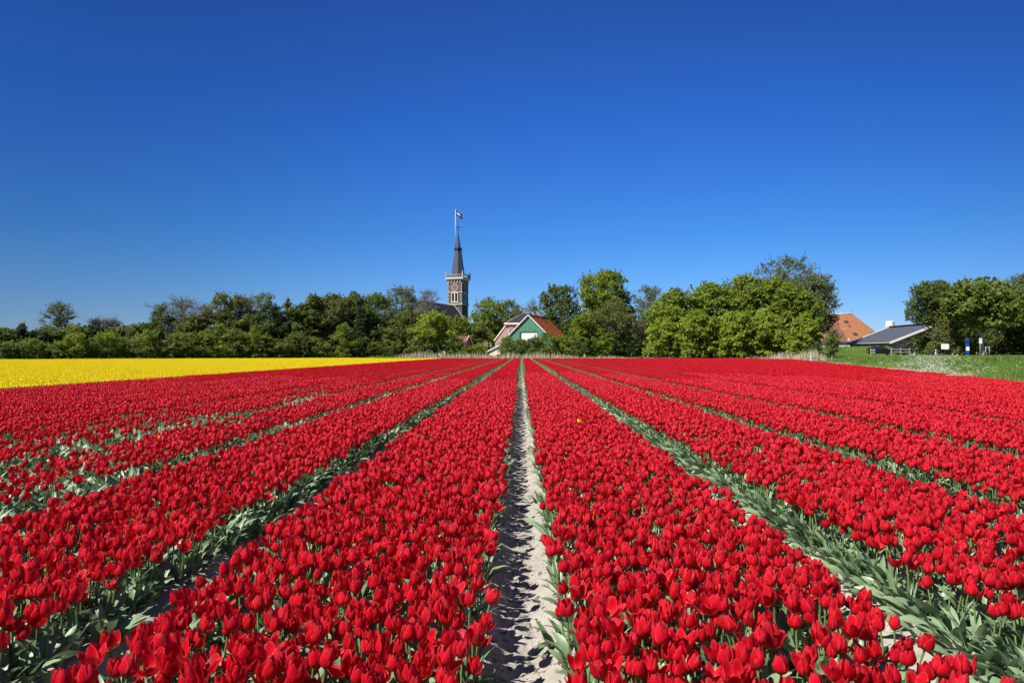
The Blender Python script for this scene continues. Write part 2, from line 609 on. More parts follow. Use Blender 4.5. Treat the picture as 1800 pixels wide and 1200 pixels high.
# furrows between the tulip beds (centre, half width at the flowers)
FUR = [(-13.2, .22), (-11.6, .2), (-10.0, .2), (-8.4, .22), (-6.75, .22), (-4.95, .24), (-3.42, .26), (-1.70, .255), (0.0, .222), (1.71, .265), (3.47, .27), (5.3, .28), (7.68, .28), (9.5, .2), (11.2, .2), (12.9, .2), (14.6, .2)]
FUR += [(-14.95, .25)] + [(-14.95 - 1.7 * k, .2) for k in range(1, 60)] + [(14.6 + 1.72 * k, .2) for k in range(1, 18)]
FUR.sort()
FC = np.array([f[0] for f in FUR])


def soil_h(x, y):
    d = np.min(np.abs(np.asarray(x)[..., None] - FC), axis=-1)
    z = 0.10 * sst(d, 0.03, 0.27)
    clod = (vnoise(x, y, 9, 1) - 0.5) * 0.03 + (vnoise(x, y, 22, 2) - 0.5) * 0.022 + (vnoise(x, y, 45, 5) - 0.5) * 0.01 + (vnoise(x, y, 2.2, 6) - 0.5) * 0.025
    return z + clod * np.clip(1.2 - np.asarray(y) / 60, 0.25, 1)


xp = [(-108, -15, 3.0), (-15, -2.4, 0.3), (-2.4, -2.0, 0.06), (-2.0, -1.35, 0.025), (-1.35, -.34, 0.07), (-.34, .34, 0.018), (.34, 1.35, 0.07), (1.35, 2.05, 0.025), (2.05, 2.5, 0.06), (2.5, 16, 0.3), (16, 46, 3.0)]
sx = axis(xp)
sy = [-4.0]
while sy[-1] < 0.8:
    sy.append(sy[-1] + 0.12)
while sy[-1] < 150:
    sy.append(sy[-1] * 1.013 + 0.002)
tag(mesh_obj('field_soil', grid_mesh('field_soil', sx, np.array(sy), soil_h, M['soil'])), kind='structure')

# the road along the top of the bank
road_pts = [at(1425, 112), at(1500, 112), at(1600, 104), at(1700, 98), at(1830, 92), at(2100, 82)]
rm = MB()
for a, b in zip(road_pts, road_pts[1:]):
    n = 8
    for i in range(n):
        p, q = a.lerp(b, i / n), a.lerp(b, (i + 1) / n)
        vs = [(p.x, p.y, 0), (q.x, q.y, 0), (q.x, q.y + 3.6, 0), (p.x, p.y + 3.6, 0)]
        vs = [(x, y, float(ground_h(x, y)) + 0.06) for x, y, z in vs]
        rm.add(vs, [(0, 1, 2, 3)])
tag(rm.build('road', M['asphalt']), kind='structure')


# ------------------------------------------------------------------ church
def church():
    p = at(805, 200)
    b = R(19)
    t = thing('church', 'brick village church with tall slate spire rising above the trees', 'church', (p.x, p.y, 0), b * -1)
    # local axes: -y faces the camera and slightly left, +x the dark side
    s = 4.5
    h = s / 2
    MB().box((0, 0, 11.4), (s, s, 22.8)).build('tower', M['brick_tower'], t)
    q = MB()                                                # corner piers and string courses in pale stone
    for z, hh, o in ((15.55, .55, .22), (19.0, .28, .12), (21.75, .3, .10), (12.0, .3, .12)):
        q.box((0, 0, z), (s + 2 * o, s + 2 * o, hh))
    q.build('string_course', M['stone'], t)
    for sx_ in (-1, 1):
        for sy_ in (-1, 1):
            pier = MB()
            for k in range(9):
                z = 16.1 + k * .66
                w = .62 if k % 2 else .46
                pier.box((sx_ * (h - w / 2 + .05), sy_ * (h - w / 2 + .05), z), (w, w, .30))
            pier.build('corner_stone', M['stone'], t)
    cor = MB()
    for k in range(5):                                      # corbel table
        for a in range(4):
            m_ = Matrix.Rotation(a * math.pi / 2, 3, 'Z')
            c = m_ @ Vector((-1.8 + .9 * k, -h - .14, 22.35))
            cor.box(c, (.34, .28, .95) if a % 2 == 0 else (.28, .34, .95))
    cor.build('corbel', M['stone'], t)
    MB().box((0, 0, 23.0), (s + 1.15, s + 1.15, .26)).box((0, 0, 22.72), (s + .7, s + .7, .22)).build('cornice', M['white'], t)
    par = MB()
    e = h + .38
    for a in range(4):
        m_ = Matrix.Rotation(a * math.pi / 2, 3, 'Z')
        for k in range(8):
            c = m_ @ Vector((-e + .35 + (2 * e - .7) * k / 7, -e, 23.65))
            par.box(c, (.15, .15, .95))
        c = m_ @ Vector((0, -e, 24.2))
        par.box(c, (2 * e, .2, .15) if a % 2 == 0 else (.2, 2 * e, .15))
        c = m_ @ Vector((0, -e, 23.28))
        par.box(c, (2 * e, .24, .2) if a % 2 == 0 else (.24, 2 * e, .2))
    par.build('balustrade', M['stone'], t)
    for sx_ in (-1, 1):
        for sy_ in (-1, 1):
            MB().box((sx_ * e, sy_ * e, 23.85), (.34, .34, 1.3)).lathe([(.25, 24.5), (.02, 25.3)], 4, 0, (sx_ * e, sy_ * e, 0), math.pi / 4).build('pinnacle', M['stone'], t)
    # openings and roundel on the two faces that show, and on the others
    for a in range(4):
        m4 = Matrix.Rotation(a * math.pi / 2, 4, 'Z')

        def face(name, mb, m):
            me = mb.mesh(name, m)
            me.transform(m4)
            return mesh_obj(name, me, t)
        w = face('belfry_window', MB().box((-.95, -h - .06, 17.55), (.16, .2, 2.7)).box((.95, -h - .06, 17.55), (.16, .2, 2.7)).box((0, -h - .06, 17.55), (.26, .2, 2.7)).box((0, -h - .06, 18.95), (2.2, .22, .24)).box((0, -h - .06, 16.2), (2.3, .26, .2)), M['white'])
        for k in (-1, 1):
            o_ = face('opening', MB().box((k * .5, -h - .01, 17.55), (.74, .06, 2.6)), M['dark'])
            o_.parent = w
            lv = MB()
            for i in range(6):
                lv.box((k * .5, -h - .07, 16.5 + i * .38), (.72, .05, .05), rx=R(35))
            l_ = face('louvre', lv, M['iron'])
            l_.parent = w
        rd = MB()
        ring = [(1.18 * math.cos(2 * math.pi * i / 24), 20.42 + 1.18 * math.sin(2 * math.pi * i / 24)) for i in range(24)]
        rd.prism(ring, -h - .05, -h + .02)
        dial = face('clock_dial', rd, M['brick_brown'])
        for i in range(12):
            an = 2 * math.pi * i / 12
            big = i % 3 == 0
            mk = face('hour_mark', MB().box((1.0 * math.cos(an), -h - .09, 20.42 + 1.0 * math.sin(an)), (.24 if big else .17, .06, .24 if big else .17)), M['white'])
            mk.parent = dial
        hd = face('clock_hand', MB().bar((0, -h - .11, 20.42), (.45, -h - .11, 20.8), .06, .1).bar((0, -h - .11, 20.42), (-.2, -h - .11, 21.25), .06, .08), M['gold'])
        hd.parent = dial
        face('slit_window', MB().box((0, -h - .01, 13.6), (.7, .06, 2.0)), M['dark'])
    # spire: eight sided, a belt at two thirds
    MB().lathe([(2.0, 23.1), (1.92, 24.6), (.98, 31.5)], 8, 0, rot=math.pi / 8).build('spire', M['slate'], t)
    MB().lathe([(1.02, 31.4), (1.14, 31.6), (1.14, 32.1), (.98, 32.25)], 8, 0, rot=math.pi / 8).build('spire_belt', M['iron'], t)
    MB().lathe([(.86, 32.2), (.42, 34.6), (.07, 37.0)], 8, 0, rot=math.pi / 8).build('spire_top', M['slate'], t)
    v = MB().tube([(0, 0, 36.8), (0, 0, 41.0)], .055, 6).lathe([(.05, 37.1), (.26, 37.35), (.05, 37.6)], 10)
    v.bar((-.75, .1, 38.2), (.75, -.1, 38.2), .08, .1).bar((-.1, -.6, 38.2), (.1, .6, 38.2), .08, .1)
    v.box((.62, -.08, 38.35), (.4, .08, .4)).box((-.62, .08, 38.3), (.25, .08, .3))
    v.build('weather_vane', M['iron'], t)
    MB().tube([(-.62, -.55, 31.9), (-.62, -.55, 43.3)], [.095, .065], 8).lathe([(.02, 43.3), (.14, 43.42), (.02, 43.55)], 8, 0, (-.62, -.55, 0)).build('flagpole', M['pole'], t)
    # nave running from the tower towards the camera
    zr, ze, hw, y0, y1 = 15.1, 9.3, 4.6, -h - .3, -27.0
    MB().prism([(-hw + .35, 0), (hw - .35, 0), (hw - .35, ze), (0, zr - .3), (-hw + .35, ze)], y1 + 3.0, y0 - .05).build('nave_wall', M['brick_tower'], t)
    rf = MB()
    th = .18
    for sg in (-1, 1):
        vs = [(0, y0, zr), (0, y1 + 2.5, zr), (sg * hw, y1, ze), (sg * hw, y0, ze)]
        rf.add(vs + [(x, y, z - th) for x, y, z in vs], [(0, 1, 2, 3), (7, 6, 5, 4), (0, 4, 5, 1), (1, 5, 6, 2), (2, 6, 7, 3), (3, 7, 4, 0)])
    vs = [(0, y1 + 2.5, zr), (-hw, y1, ze), (hw, y1, ze)]
    rf.add(vs + [(x, y, z - th) for x, y, z in vs], [(0, 1, 2), (5, 4, 3)])
    rf.build('nave_roof', M['slate_dark'], t)
    vg = MB()
    for sg in (-1, 1):
        vg.bar((0, y0 - .1, zr + .12), (sg * (hw + .1), y0 - .1, ze + .1), .34, .22)
    vg.build('verge_board', M['stone'], t)
    for k in range(5):
        w = MB().prism([(-.6, 3.2), (.6, 3.2), (.6, 6.2), (0, 7.3), (-.6, 6.2)], -.05, .06).build('nave_window', M['glass'], t)
        w.rotation_euler = (0, 0, math.pi / 2)
        w.location = (hw - .3, y0 - 3 - 4.5 * k, 0)
    # flag hanging from the pole
    f = MB()
    tip = t.matrix_basis @ Vector((-.62, -.55, 43.1))
    n = 14
    vs, fs, ms = [], [], []
    for i in range(n + 1):
        u = i / n
        for j in range(7):
            w_ = j / 6
            x = 1.95 * u
            y = .22 * math.sin(u * 7.5 + .6 * w_) * (.25 + u)
            z = -1.35 * w_ - 1.15 * u ** 1.25 + .10 * math.sin(u * 6)
            vs.append((x + .12, y, z))
    for i in range(n):
        for j in range(6):
            f.add([vs[i * 7 + j], vs[i * 7 + j + 1], vs[(i + 1) * 7 + j + 1], vs[(i + 1) * 7 + j]], [(0, 1, 2, 3)], j // 2, True)
    fl = f.build('flag', [M['flag_red'], M['flag_white'], M['flag_blue']])
    fl.location = tip
    tag(fl, 'red, white and blue striped flag drooping from the pole on the spire', 'flag')


church()


# ------------------------------------------------------------------ farm buildings in the middle
def slab(mb, quad, th, m=0):
    a, b, c, d = [Vector(v) for v in quad]
    n = (b - a).cross(d - a).normalized() * th
    vs = [a, b, c, d] + [p - n for p in (a, b, c, d)]
    mb.add(vs, [(0, 1, 2, 3), (7, 6, 5, 4), (0, 4, 5, 1), (1, 5, 6, 2), (2, 6, 7, 3), (3, 7, 4, 0)], m)


def green_barn():
    Y = 150
    p = at(929, Y)
    k = Y / 1200
    t = thing('barn', 'barn with green boarded gable, white door and orange-red tiled roof', 'barn', (p.x, p.y, 0), R(-17))
    hw, zr, ze, L = 6.9, 9.75, 3.0, 17.0
    MB().prism([(-hw + .15, 0), (hw - .15, 0), (hw - .15, ze - .1), (0, zr - .25), (-hw + .15, ze - .1)], .02, L).build('wall', M['brick_pink'], t)
    n = 26
    for i in range(n):                                      # vertical boards of the gable
        x0, x1 = -hw + .2 + i * (2 * hw - .4) / n, -hw + .2 + (i + 1) * (2 * hw - .4) / n - .035
        if x1 < -4.7:
            continue
        top = lambda x: ze - .1 + (zr - .2 - ze) * (1 - abs(x) / hw)
        MB().prism([(x0, .5), (x1, .5), (x1, top(x1)), (x0, top(x0))], -.07 - .012 * (i % 2), .015).build('board', M['green_board'], t)
    MB().prism([(-hw + .2, .2), (-4.75, .2), (-4.75, 5.05), (-hw + .2, 3.05)], -.05, .015).build('plaster_panel', M['offwhite'], t)
    MB().box((-5.3, -.07, 3.0), (.5, .05, .7)).build('window', M['glass'], t)
    MB().box((.1, -.10, 5.9), (4.0, .1, .28)).box((-1.9, -.10, 4.9), (.2, .1, 1.9)).build('door_frame', M['iron'], t)
    d = MB().box((.25, -.13, 4.95), (3.55, .08, 1.65)).build('door', M['white'], t)
    for j in range(3):
        MB().box((-.75 + 1.1 * j, -.135, 3.85), (1.0, .07, .45)).build('pane', M['glass'], t)
    MB().box((.25, -.15, 3.57), (3.6, .1, .09)).box((.25, -.15, 4.1), (3.6, .1, .07)).build('sill', M['white'], t)
    rf = MB()
    slab(rf, [(0, -.3, zr), (hw + .35, -.3, ze - .35), (hw + .35, L, ze - .35), (0, L, zr)], .16)
    slab(rf, [(0, L, zr), (-hw - .35, L, ze - .35), (-hw - .35, -.3, ze - .35), (0, -.3, zr)], .16)
    rf.build('roof', M['red_tile'], t)
    rows = MB()                                             # courses of tiles standing a little proud
    for i in range(1, 22):
        u = i / 22
        x, z = u * (hw + .35), zr + (ze - .35 - zr) * u
        rows.bar((x, -.28, z + .03), (x, L, z + .03), .10, .05)
    rows.build('tile_course', M['red_tile'], t)
    MB().tube([(0, -.3, zr + .05), (0, L, zr + .05)], .16, 6).build('ridge', M['red_tile_old'], t)
    for sg in (-1, 1):
        MB().bar((0, -.36, zr - .02), (sg * (hw + .4), -.36, ze - .42), .09, .21).build('barge_board', M['white'], t)
    ch = MB().box((0, 9.5, 10.0), (.7, .7, 1.3)).build('chimney', M['brick_brown'], t)


def brick_house():
    Y = 163
    p = at(911, Y)
    t = thing('house', 'pink brick house with black hipped roof behind the green gable', 'house', (p.x, p.y, 0), R(-17))
    ze, zr = 8.5, 11.2
    wall = [(-5.9, 0), (5.2, 0), (5.2, ze), (-2.8, ze), (-5.9, 4.4)]
    MB().prism(wall, 0, 8).build('wall', M['brick_pink'], t)
    MB().bar((-6.1, -.12, 4.3), (-2.7, -.12, ze + .12), .12, .26).build('barge_board', M['white'], t)
    side = MB()
    slab(side, [(-6.15, 8.1, 4.35), (-6.15, -.1, 4.35), (-2.7, -.1, ze + .05), (-2.7, 8.1, ze + .05)], -.14)
    side.build('side_roof', M['red_tile_old'], t)
    x0, x1, y0, y1 = -3.3, 5.6, -.45, 8.45
    vs = [(x0, y0, ze), (x1, y0, ze), (x1, y1, ze), (x0, y1, ze), (.2, 4, zr), (2.3, 4, zr)]
    MB().add(vs, [(0, 1, 5, 4), (1, 2, 5), (2, 3, 4, 5), (3, 0, 4), (3, 2, 1, 0)]).build('roof', M['black_tile'], t)
    MB().bar((x0, y0 - .06, ze - .1), (x1, y0 - .06, ze - .1), .12, .34).bar((x0 - .06, y0, ze - .1), (x0 - .06, y1, ze - .1), .12, .34).build('gutter_board', M['white'], t)
    hips = MB()
    for a, b in (((x1, y0, ze), (2.3, 4, zr)), ((x0, y0, ze), (.2, 4, zr)), ((.2, 4, zr), (2.3, 4, zr))):
        hips.tube([a, b], .1, 5)
    hips.build('hip_tile', M['stone'], t)
    fr = MB()
    cx, cz, w, h = -1.75, 6.75, 1.05, 1.3
    for a in (-1, 1):
        fr.box((cx + a * w / 2, -.06, cz), (.12, .14, h + .12)).box((cx, -.06, cz + a * h / 2), (w + .12, .14, .12))
    fr.box((cx, -.05, cz), (.07, .1, h)).box((cx, -.05, cz + .1), (w, .1, .06))
    wn = fr.build('window', M['white'], t)
    MB().box((cx, -.015, cz), (w - .06, .03, h - .06)).build('pane', M['glass'], wn)
    MB().tube([(.2, 4, zr), (.2, 4, zr + .55)], [.14, .03], 6).build('finial', M['white'], t)


def small_shed(px, Y, label, name='shed'):
    p = at(px, Y)
    t = thing(name, label, 'shed', (p.x, p.y, float(ground_h(p.x, p.y))), R(62))
    hw, zr, ze, L = 1.9, 5.1, 2.9, 5
    MB().prism([(-hw, 0), (hw, 0), (hw, ze), (0, zr - .1), (-hw, ze)], 0, L).build('wall', M['brick_brown'], t)
    rf = MB()
    slab(rf, [(0, -.2, zr), (hw + .3, -.2, ze - .3), (hw + .3, L + .2, ze - .3), (0, L + .2, zr)], .12)
    slab(rf, [(0, L + .2, zr), (-hw - .3, L + .2, ze - .3), (-hw - .3, -.2, ze - .3), (0, -.2, zr)], .12)
    rf.build('roof', M['red_tile_old'], t)
    for sg in (-1, 1):
        MB().bar((0, -.24, zr), (sg * (hw + .32), -.24, ze - .32), .07, .2).build('barge_board', M['white'], t)
    MB().box((0, -.03, 1.1), (.9, .05, 2.1)).build('door', M['wood'], t)


def lean_to():
    p = at(866, 147)
    t = thing('lean_to', 'low lean-to with white sloping verge beside the green barn', 'shed', (p.x, p.y, float(ground_h(p.x, p.y))), R(-17))
    MB().prism([(-.9, 0), (1.7, 0), (1.7, 3.0), (-.9, 1.7)], 0, 3).build('wall', M['offwhite'], t)
    r_ = MB()
    slab(r_, [(-1.4, 3.2, 1.5), (-1.4, -.2, 1.5), (1.75, -.2, 3.05), (1.75, 3.2, 3.05)], -.1)
    r_.build('roof', M['red_tile_old'], t)
    MB().bar((-1.5, -.24, 1.5), (1.8, -.24, 3.1), .08, .24).build('verge_board', M['white'], t)


def white_hut():
    p = at(776, 146)
    t = thing('garden_hut', 'small white garden hut with dark flat roof under the bright tree', 'hut', (p.x, p.y, float(ground_h(p.x, p.y))), R(-14))
    MB().box((0, .9, .95), (1.5, 1.8, 1.9)).build('wall', M['white'], t)
    MB().box((0, .9, 2.05), (1.9, 2.2, .14)).build('roof', M['iron'], t)
    MB().box((.2, -.03, .85), (.6, .05, 1.6)).build('door', M['stone'], t)
    MB().box((0, -.04, 1.92), (1.5, .08, .12)).build('dark_gap', M['dark'], t)  # dark gap under the roof, painted in as a strip on the wall


def frame_rack():
    p = at(854, 152)
    t = thing('pergola', 'weathered wooden frame of posts and rails left of the brick house', 'pergola', (p.x, p.y, float(ground_h(p.x, p.y))), R(6))
    for x in (-1.1, -.2, .3, 1.1):
        MB().tube([(x, 0, 0), (x * 1.02, .1, 3.3 + .4 * (x in (-.2, .3)))], .075, 6).build('post', M['wood'], t)
    MB().bar((-1.7, -.1, 2.7), (1.7, -.1, 2.75), .1, .12).build('rail', M['wood'], t)
    MB().bar((-.7, .2, 3.4), (1.2, .2, 3.3), .08, .1).build('rail', M['wood'], t)
    MB().bar((-.3, 0, 3.7), (.4, 0, 2.2), .07, .08).build('brace', M['wood'], t)


green_barn()
brick_house()
small_shed(823, 152, 'small red-roofed shed with white barge board beneath the church tower')
lean_to()
white_hut()
frame_rack()


# ------------------------------------------------------------------ farm on the right
def red_barn():
    Y = 172
    p = at(1496, Y)
    z0 = float(ground_h(p.x, p.y))
    t = thing('farmhouse', 'old farmhouse under a huge hipped roof of patched red and orange tiles', 'farmhouse', (p.x, p.y, z0), R(-4))
    k = Y / 1200
    zr = CAM_H + 71 * k - z0
    ze = CAM_H + 19 * k - z0
    hx = 8.6
    X0, X1, Y0, Y1 = -hx, 8.7, 0, 18
    MB().box(((X0 + X1) / 2, 9, ze / 2), (X1 - X0 - .8, 17.2, ze)).build('wall', M['white'], t)
    ra, rb, ry = -4.0, 3.9, 9
    vs = [(X0, Y0, ze), (X1, Y0, ze), (X1, Y1, ze), (X0, Y1, ze), (ra, ry, zr), (rb, ry, zr)]
    MB().add(vs, [(0, 1, 5, 4), (1, 2, 5), (2, 3, 4, 5), (3, 0, 4), (3, 2, 1, 0)]).build('roof', M['orange_tile'], t)
    sl_ = math.atan2(zr - ze, ry)

    def on(x, u, o=.0):                                     # point on the front slope: u from eave (0) to ridge (1)
        return Vector((x, ry * u - o * math.sin(sl_), ze + (zr - ze) * u + o * math.cos(sl_)))

    def patch(x0, x1, u0, u1, m, name, th=.05):
        mb = MB()
        a = [on(x0, u0, th), on(x1, u0, th), on(x1, u1, th), on(x0, u1, th)]
        b = [on(x0, u0, -.05), on(x1, u0, -.05), on(x1, u1, -.05), on(x0, u1, -.05)]
        mb.add(a + b, [(0, 1, 2, 3), (4, 5, 1, 0), (5, 6, 2, 1), (6, 7, 3, 2), (7, 4, 0, 3)])
        return mb.build(name, m, t)
    dk = M['red_tile_old']
    patch(-5.6, -.6, .02, .42, dk, 'tile_patch')
    patch(-4.6, -.9, .42, .80, dk, 'tile_patch')
    patch(-3.6, .3, .80, .93, dk, 'tile_patch')
    pt = mat('patch_tile', (0.36, 0.155, 0.072), (0.31, 0.13, 0.06), 0.85, 1.2, 6, 0.2)
    patch(-1.4, -.1, .64, .78, pt, 'tile_patch', .07)
    patch(-.8, .6, .40, .47, pt, 'tile_patch', .07)
    patch(1.2, 2.0, .52, .60, dk, 'tile_patch', .07)
    for (x, u) in ((-2.9, .70), (1.4, .70), (-2.5, .26), (2.0, .26), (6.3, .26)):
        f = patch(x - .5, x + .5, u - .035, u + .045, M['iron'], 'skylight', .12)
        mb = MB()
        a = [on(x - .38, u - .022, .135), on(x + .38, u - .022, .135), on(x + .38, u + .032, .135), on(x - .38, u + .032, .135)]
        mb.add(a, [(0, 1, 2, 3)]).build('pane', M['glass'], f)
    MB().tube([(ra, ry, zr + .05), (rb, ry, zr + .05)], .22, 6).build('ridge', M['white'], t)
    MB().tube([(rb, ry, zr), (rb, ry, zr + 1.6)], .035, 5).build('lightning_rod', M['iron'], t)
    hp = MB()
    for a, b in (((X1, Y0, ze), (rb, ry, zr)), ((X0, Y0, ze), (ra, ry, zr))):
        hp.tube([a, b], .14, 5)
    hp.build('hip_tile', M['orange_tile'], t)
    MB().box((-.4, on(0, .04).y, on(0, .04).z + .3), (.35, .35, .6)).build('vent_pipe', M['white'], t)
    for x in (-4, -1, 2):
        MB().box((x, .38, ze * .5), (1.0, .06, 1.1)).build('window', M['glass'], t)


def grey_shed():
    p = at(1566, 136)
    z0 = float(ground_h(p.x, p.y)) - .05
    t = thing('cattle_shed', 'low brown brick shed with wide grey sheet roof and white verges', 'shed', (p.x, p.y, z0), R(-5))
    ze, rise, hw, L = CAM_H + 19 * 136 / 1200 - z0, 3.6, 8.9, 22
    zr = ze + rise
    MB().prism([(.5, 0), (2 * hw - .5, 0), (2 * hw - .5, ze - .05), (hw, zr - .3), (.5, ze - .05)], .6, L).build('wall', M['brick_brown'], t)
    rf = MB()
    slab(rf, [(hw, L, zr), (-.2, L, ze - .1), (-.2, 0, ze - .1), (hw, 0, zr)], .14)
    slab(rf, [(hw, 0, zr), (2 * hw + .2, 0, ze - .1), (2 * hw + .2, L, ze - .1), (hw, L, zr)], .14)
    rf.build('roof', M['metal_roof'], t)
    ribs = MB()
    for i in range(1, 22):
        y = i * L / 22
        ribs.bar((-.2, y, ze - .06), (hw, y, zr + .04), .05, .05)
    ribs.build('roof_rib', M['metal_roof'], t)
    MB().box((hw, L / 2, zr + .2), (.9, L * .96, .14)).box((hw, L / 2, zr + .08), (.5, L * .9, .2)).build('ridge_vent', M['iron'], t)
    for y in (-.06, L + .06):
        for sg in (-1, 1):
            MB().bar((hw, y, zr - .08), (hw + sg * (hw + .25), y, ze - .2), .1, .42).build('verge_board', M['white'], t)
    MB().tube([(-.3, 0, ze - .15), (-.3, L, ze - .15)], .09, 6).build('gutter', M['stone'], t)
    for k in range(5):
        MB().box((.47, 3 + 4 * k, ze * .62), (.06, 1.8, .7)).build('window', M['glass'], t)
    MB().box((5.5, .58, 1.3), (2.6, .06, 2.6)).build('door', M['dark'], t)


def silo():
    p = at(1565, 182)
    z0 = float(ground_h(p.x, p.y))
    t = thing('silo', 'white round silo standing between the patched roof and the grey roof', 'silo', (p.x, p.y, z0))
    top = CAM_H + 55 * 182 / 1200 - z0
    MB().lathe([(1.08, .8), (1.08, top - .12), (.95, top)], 20, smooth=False).build('tank', M['silo'], t)
    rg = MB()
    for i in range(1, 6):
        rg.lathe([(1.1, 0), (1.1, .06)], 20, 0, (0, 0, .8 + i * (top - 1) / 6))
    rg.build('hoop', M['stone'], t)
    for a in range(4):
        MB().tube([(.85 * math.cos(a * 1.57), .85 * math.sin(a * 1.57), 0), (.85 * math.cos(a * 1.57), .85 * math.sin(a * 1.57), .9)], .08, 6).build('leg', M['iron'], t)


def tyre_mesh(r=.42, w=.11, n=14, k=7):
    mb = MB()
    vs, fs = [], []
    for i in range(n):
        a = 2 * math.pi * i / n
        for j in range(k):
            b = 2 * math.pi * j / k
            rr = r - w + w * math.cos(b)
            vs.append((rr * math.cos(a), rr * math.sin(a), w * .9 * math.sin(b)))
    for i in range(n):
        for j in range(k):
            fs.append((i * k + j, ((i + 1) % n) * k + j, ((i + 1) % n) * k + (j + 1) % k, i * k + (j + 1) % k))
    return mb.add(vs, fs, 0, True)


def tyre_heap():
    p = at(1594, 127)
    z0 = float(ground_h(p.x, p.y))
    hs = lambda x, y: 2.15 * max(0, 1 - (abs(x) / 3.0) ** 2.6) * max(0, 1 - (abs(y) / 2.4) ** 2.4)
    n = 18
    vs = [(-3.0 + 6.0 * i / n, -2.4 + 4.8 * j / n, 0) for j in range(n + 1) for i in range(n + 1)]
    rr = random.Random(3)
    vs = [(x, y, hs(x, y) + rr.uniform(-.06, .06)) for x, y, _ in vs]
    fs = [(j * (n + 1) + i, j * (n + 1) + i + 1, (j + 1) * (n + 1) + i + 1, (j + 1) * (n + 1) + i) for j in range(n) for i in range(n)]
    tp = MB().add(vs, fs, 0, True).build('tarpaulin_heap', M['tarp'])
    tp.location = (p.x, p.y, z0 - .03)
    tag(tp, 'mound under black sheeting weighed down with tyres by the grey-roofed shed', 'mound')
    me = tyre_mesh().mesh('tyre', M['rubber'])
    for i in range(46):
        x, y = rr.uniform(-2.6, 2.6), rr.uniform(-2.2, .3)
        e = .05
        nrm = Vector((-(hs(x + e, y) - hs(x - e, y)) / (2 * e), -(hs(x, y + e) - hs(x, y - e)) / (2 * e), 1)).normalized()
        o = mesh_obj('tyre', me)
        o.location = Vector((p.x + x, p.y + y, z0 + hs(x, y))) + nrm * .12
        o.rotation_euler = nrm.to_track_quat('Z', 'Y').to_euler()
        tag(o, 'black tyre lying on the dark sheeted mound beside the wooden fence', 'tyre', 'tyres on the sheeted mound')


red_barn()
grey_shed()
silo()
tyre_heap()


# ------------------------------------------------------------------ car
def car():
    p = at(1548, 121)
    z0 = float(ground_h(p.x, p.y)) + .1
    t = thing('parked_car', 'dark blue-black hatchback parked on the road before the farm', 'car', (p.x, p.y, z0), R(-8))
    # stations: x, half width, sill z, belt z, roof z, half width at roof
    st = [(-2.12, .62, .42, .80, .86, .5), (-2.0, .80, .28, .92, 1.05, .58), (-1.6, .86, .22, .96, 1.32, .60), (-1.0, .88, .20, .96, 1.45, .60), (-.2, .88, .20, .95, 1.48, .60), (.35, .88, .20, .95, 1.40, .60),
          (.85, .88, .20, .95, 1.12, .62), (1.1, .88, .20, .92, .97, .70), (1.6, .86, .22, .85, .88, .68), (2.0, .78, .28, .74, .78, .6), (2.14, .62, .40, .62, .66, .5)]
    mb = MB()
    vs = []
    for x, w, s, b, r_, wr in st:
        vs += [(x, -w * .9, s), (x, -w, s + .18), (x, -w, b), (x, -wr, r_), (x, wr, r_), (x, w, b), (x, w, s + .18), (x, w * .9, s)]
    fs = [(i * 8 + j, i * 8 + (j + 1) % 8, (i + 1) * 8 + (j + 1) % 8, (i + 1) * 8 + j) for i in range(len(st) - 1) for j in range(8)]
    fs += [tuple(range(8)), tuple(range((len(st) - 1) * 8 + 7, (len(st) - 1) * 8 - 1, -1))]
    mb.add(vs, fs, 0, True).build('body', M['carpaint'], t)
    for sg in (-1, 1):
        y = lambda z: sg * (.885 - (z - .95) * .53)
        for x0, x1, zt0, zt1 in ((-1.55, -.62, 1.30, 1.39), (-.54, .25, 1.39, 1.34)):
            q = [(x0, y(.99), .99), (x1 + (.3 if x1 > 0 else 0), y(.99), .99), (x1, y(zt1), zt1), (x0 + .15, y(zt0), zt0)]
            MB().add([(a, b + sg * .012, c) for a, b, c in q] + [(a, b - sg * .02, c) for a, b, c in q], [(0, 1, 2, 3), (7, 6, 5, 4), (0, 4, 5, 1), (2, 6, 7, 3)]).build('side_window', M['carglass'], t)
        MB().box((.75, sg * .97, 1.0), (.16, .16, .12)).build('mirror', M['carpaint'], t)
        for x in (-.05,):
            MB().box((x - .35, sg * .892, .82), (.18, .03, .03)).build('door_handle', M['rim'], t)
        MB().box((2.03, sg * .58, .66), (.14, .3, .12)).build('headlight', M['lamp'], t)
        MB().box((-2.05, sg * .66, .86), (.1, .2, .18)).build('tail_light', M['taillamp'], t)
        for x in (-1.3, 1.32):
            w = mesh_obj('wheel', tyre_mesh(.32, .1, 16, 8).mesh('wheel', M['rubber']), t, (x, sg * .80, .32), (math.pi / 2, 0, 0))
            rim = MB()
            rim.lathe([(.215, -.05), (.2, .03), (.06, .055)], 12, smooth=False)
            mesh_obj('rim', rim.mesh('rim', M['rim']), w, (0, 0, -.03 if sg > 0 else .03), (0 if sg < 0 else math.pi, 0, 0))
    ws = [(.42, -.56, 1.37), (.42, .56, 1.37), (1.02, .66, 1.01), (1.02, -.66, 1.01)]
    MB().add([(x + .02, y, z + .02) for x, y, z in ws], [(3, 2, 1, 0)]).build('windscreen', M['carglass'], t)
    rw = [(-1.66, -.55, 1.30), (-1.66, .55, 1.30), (-1.99, .58, 1.04), (-1.99, -.58, 1.04)]
    MB().add([(x - .03, y, z + .01) for x, y, z in rw], [(0, 1, 2, 3)]).build('rear_window', M['carglass'], t)
    MB().box((-2.13, 0, .62), (.02, .5, .11)).build('number_plate', mat('plate_yellow', (.6, .42, .03)), t)


car()


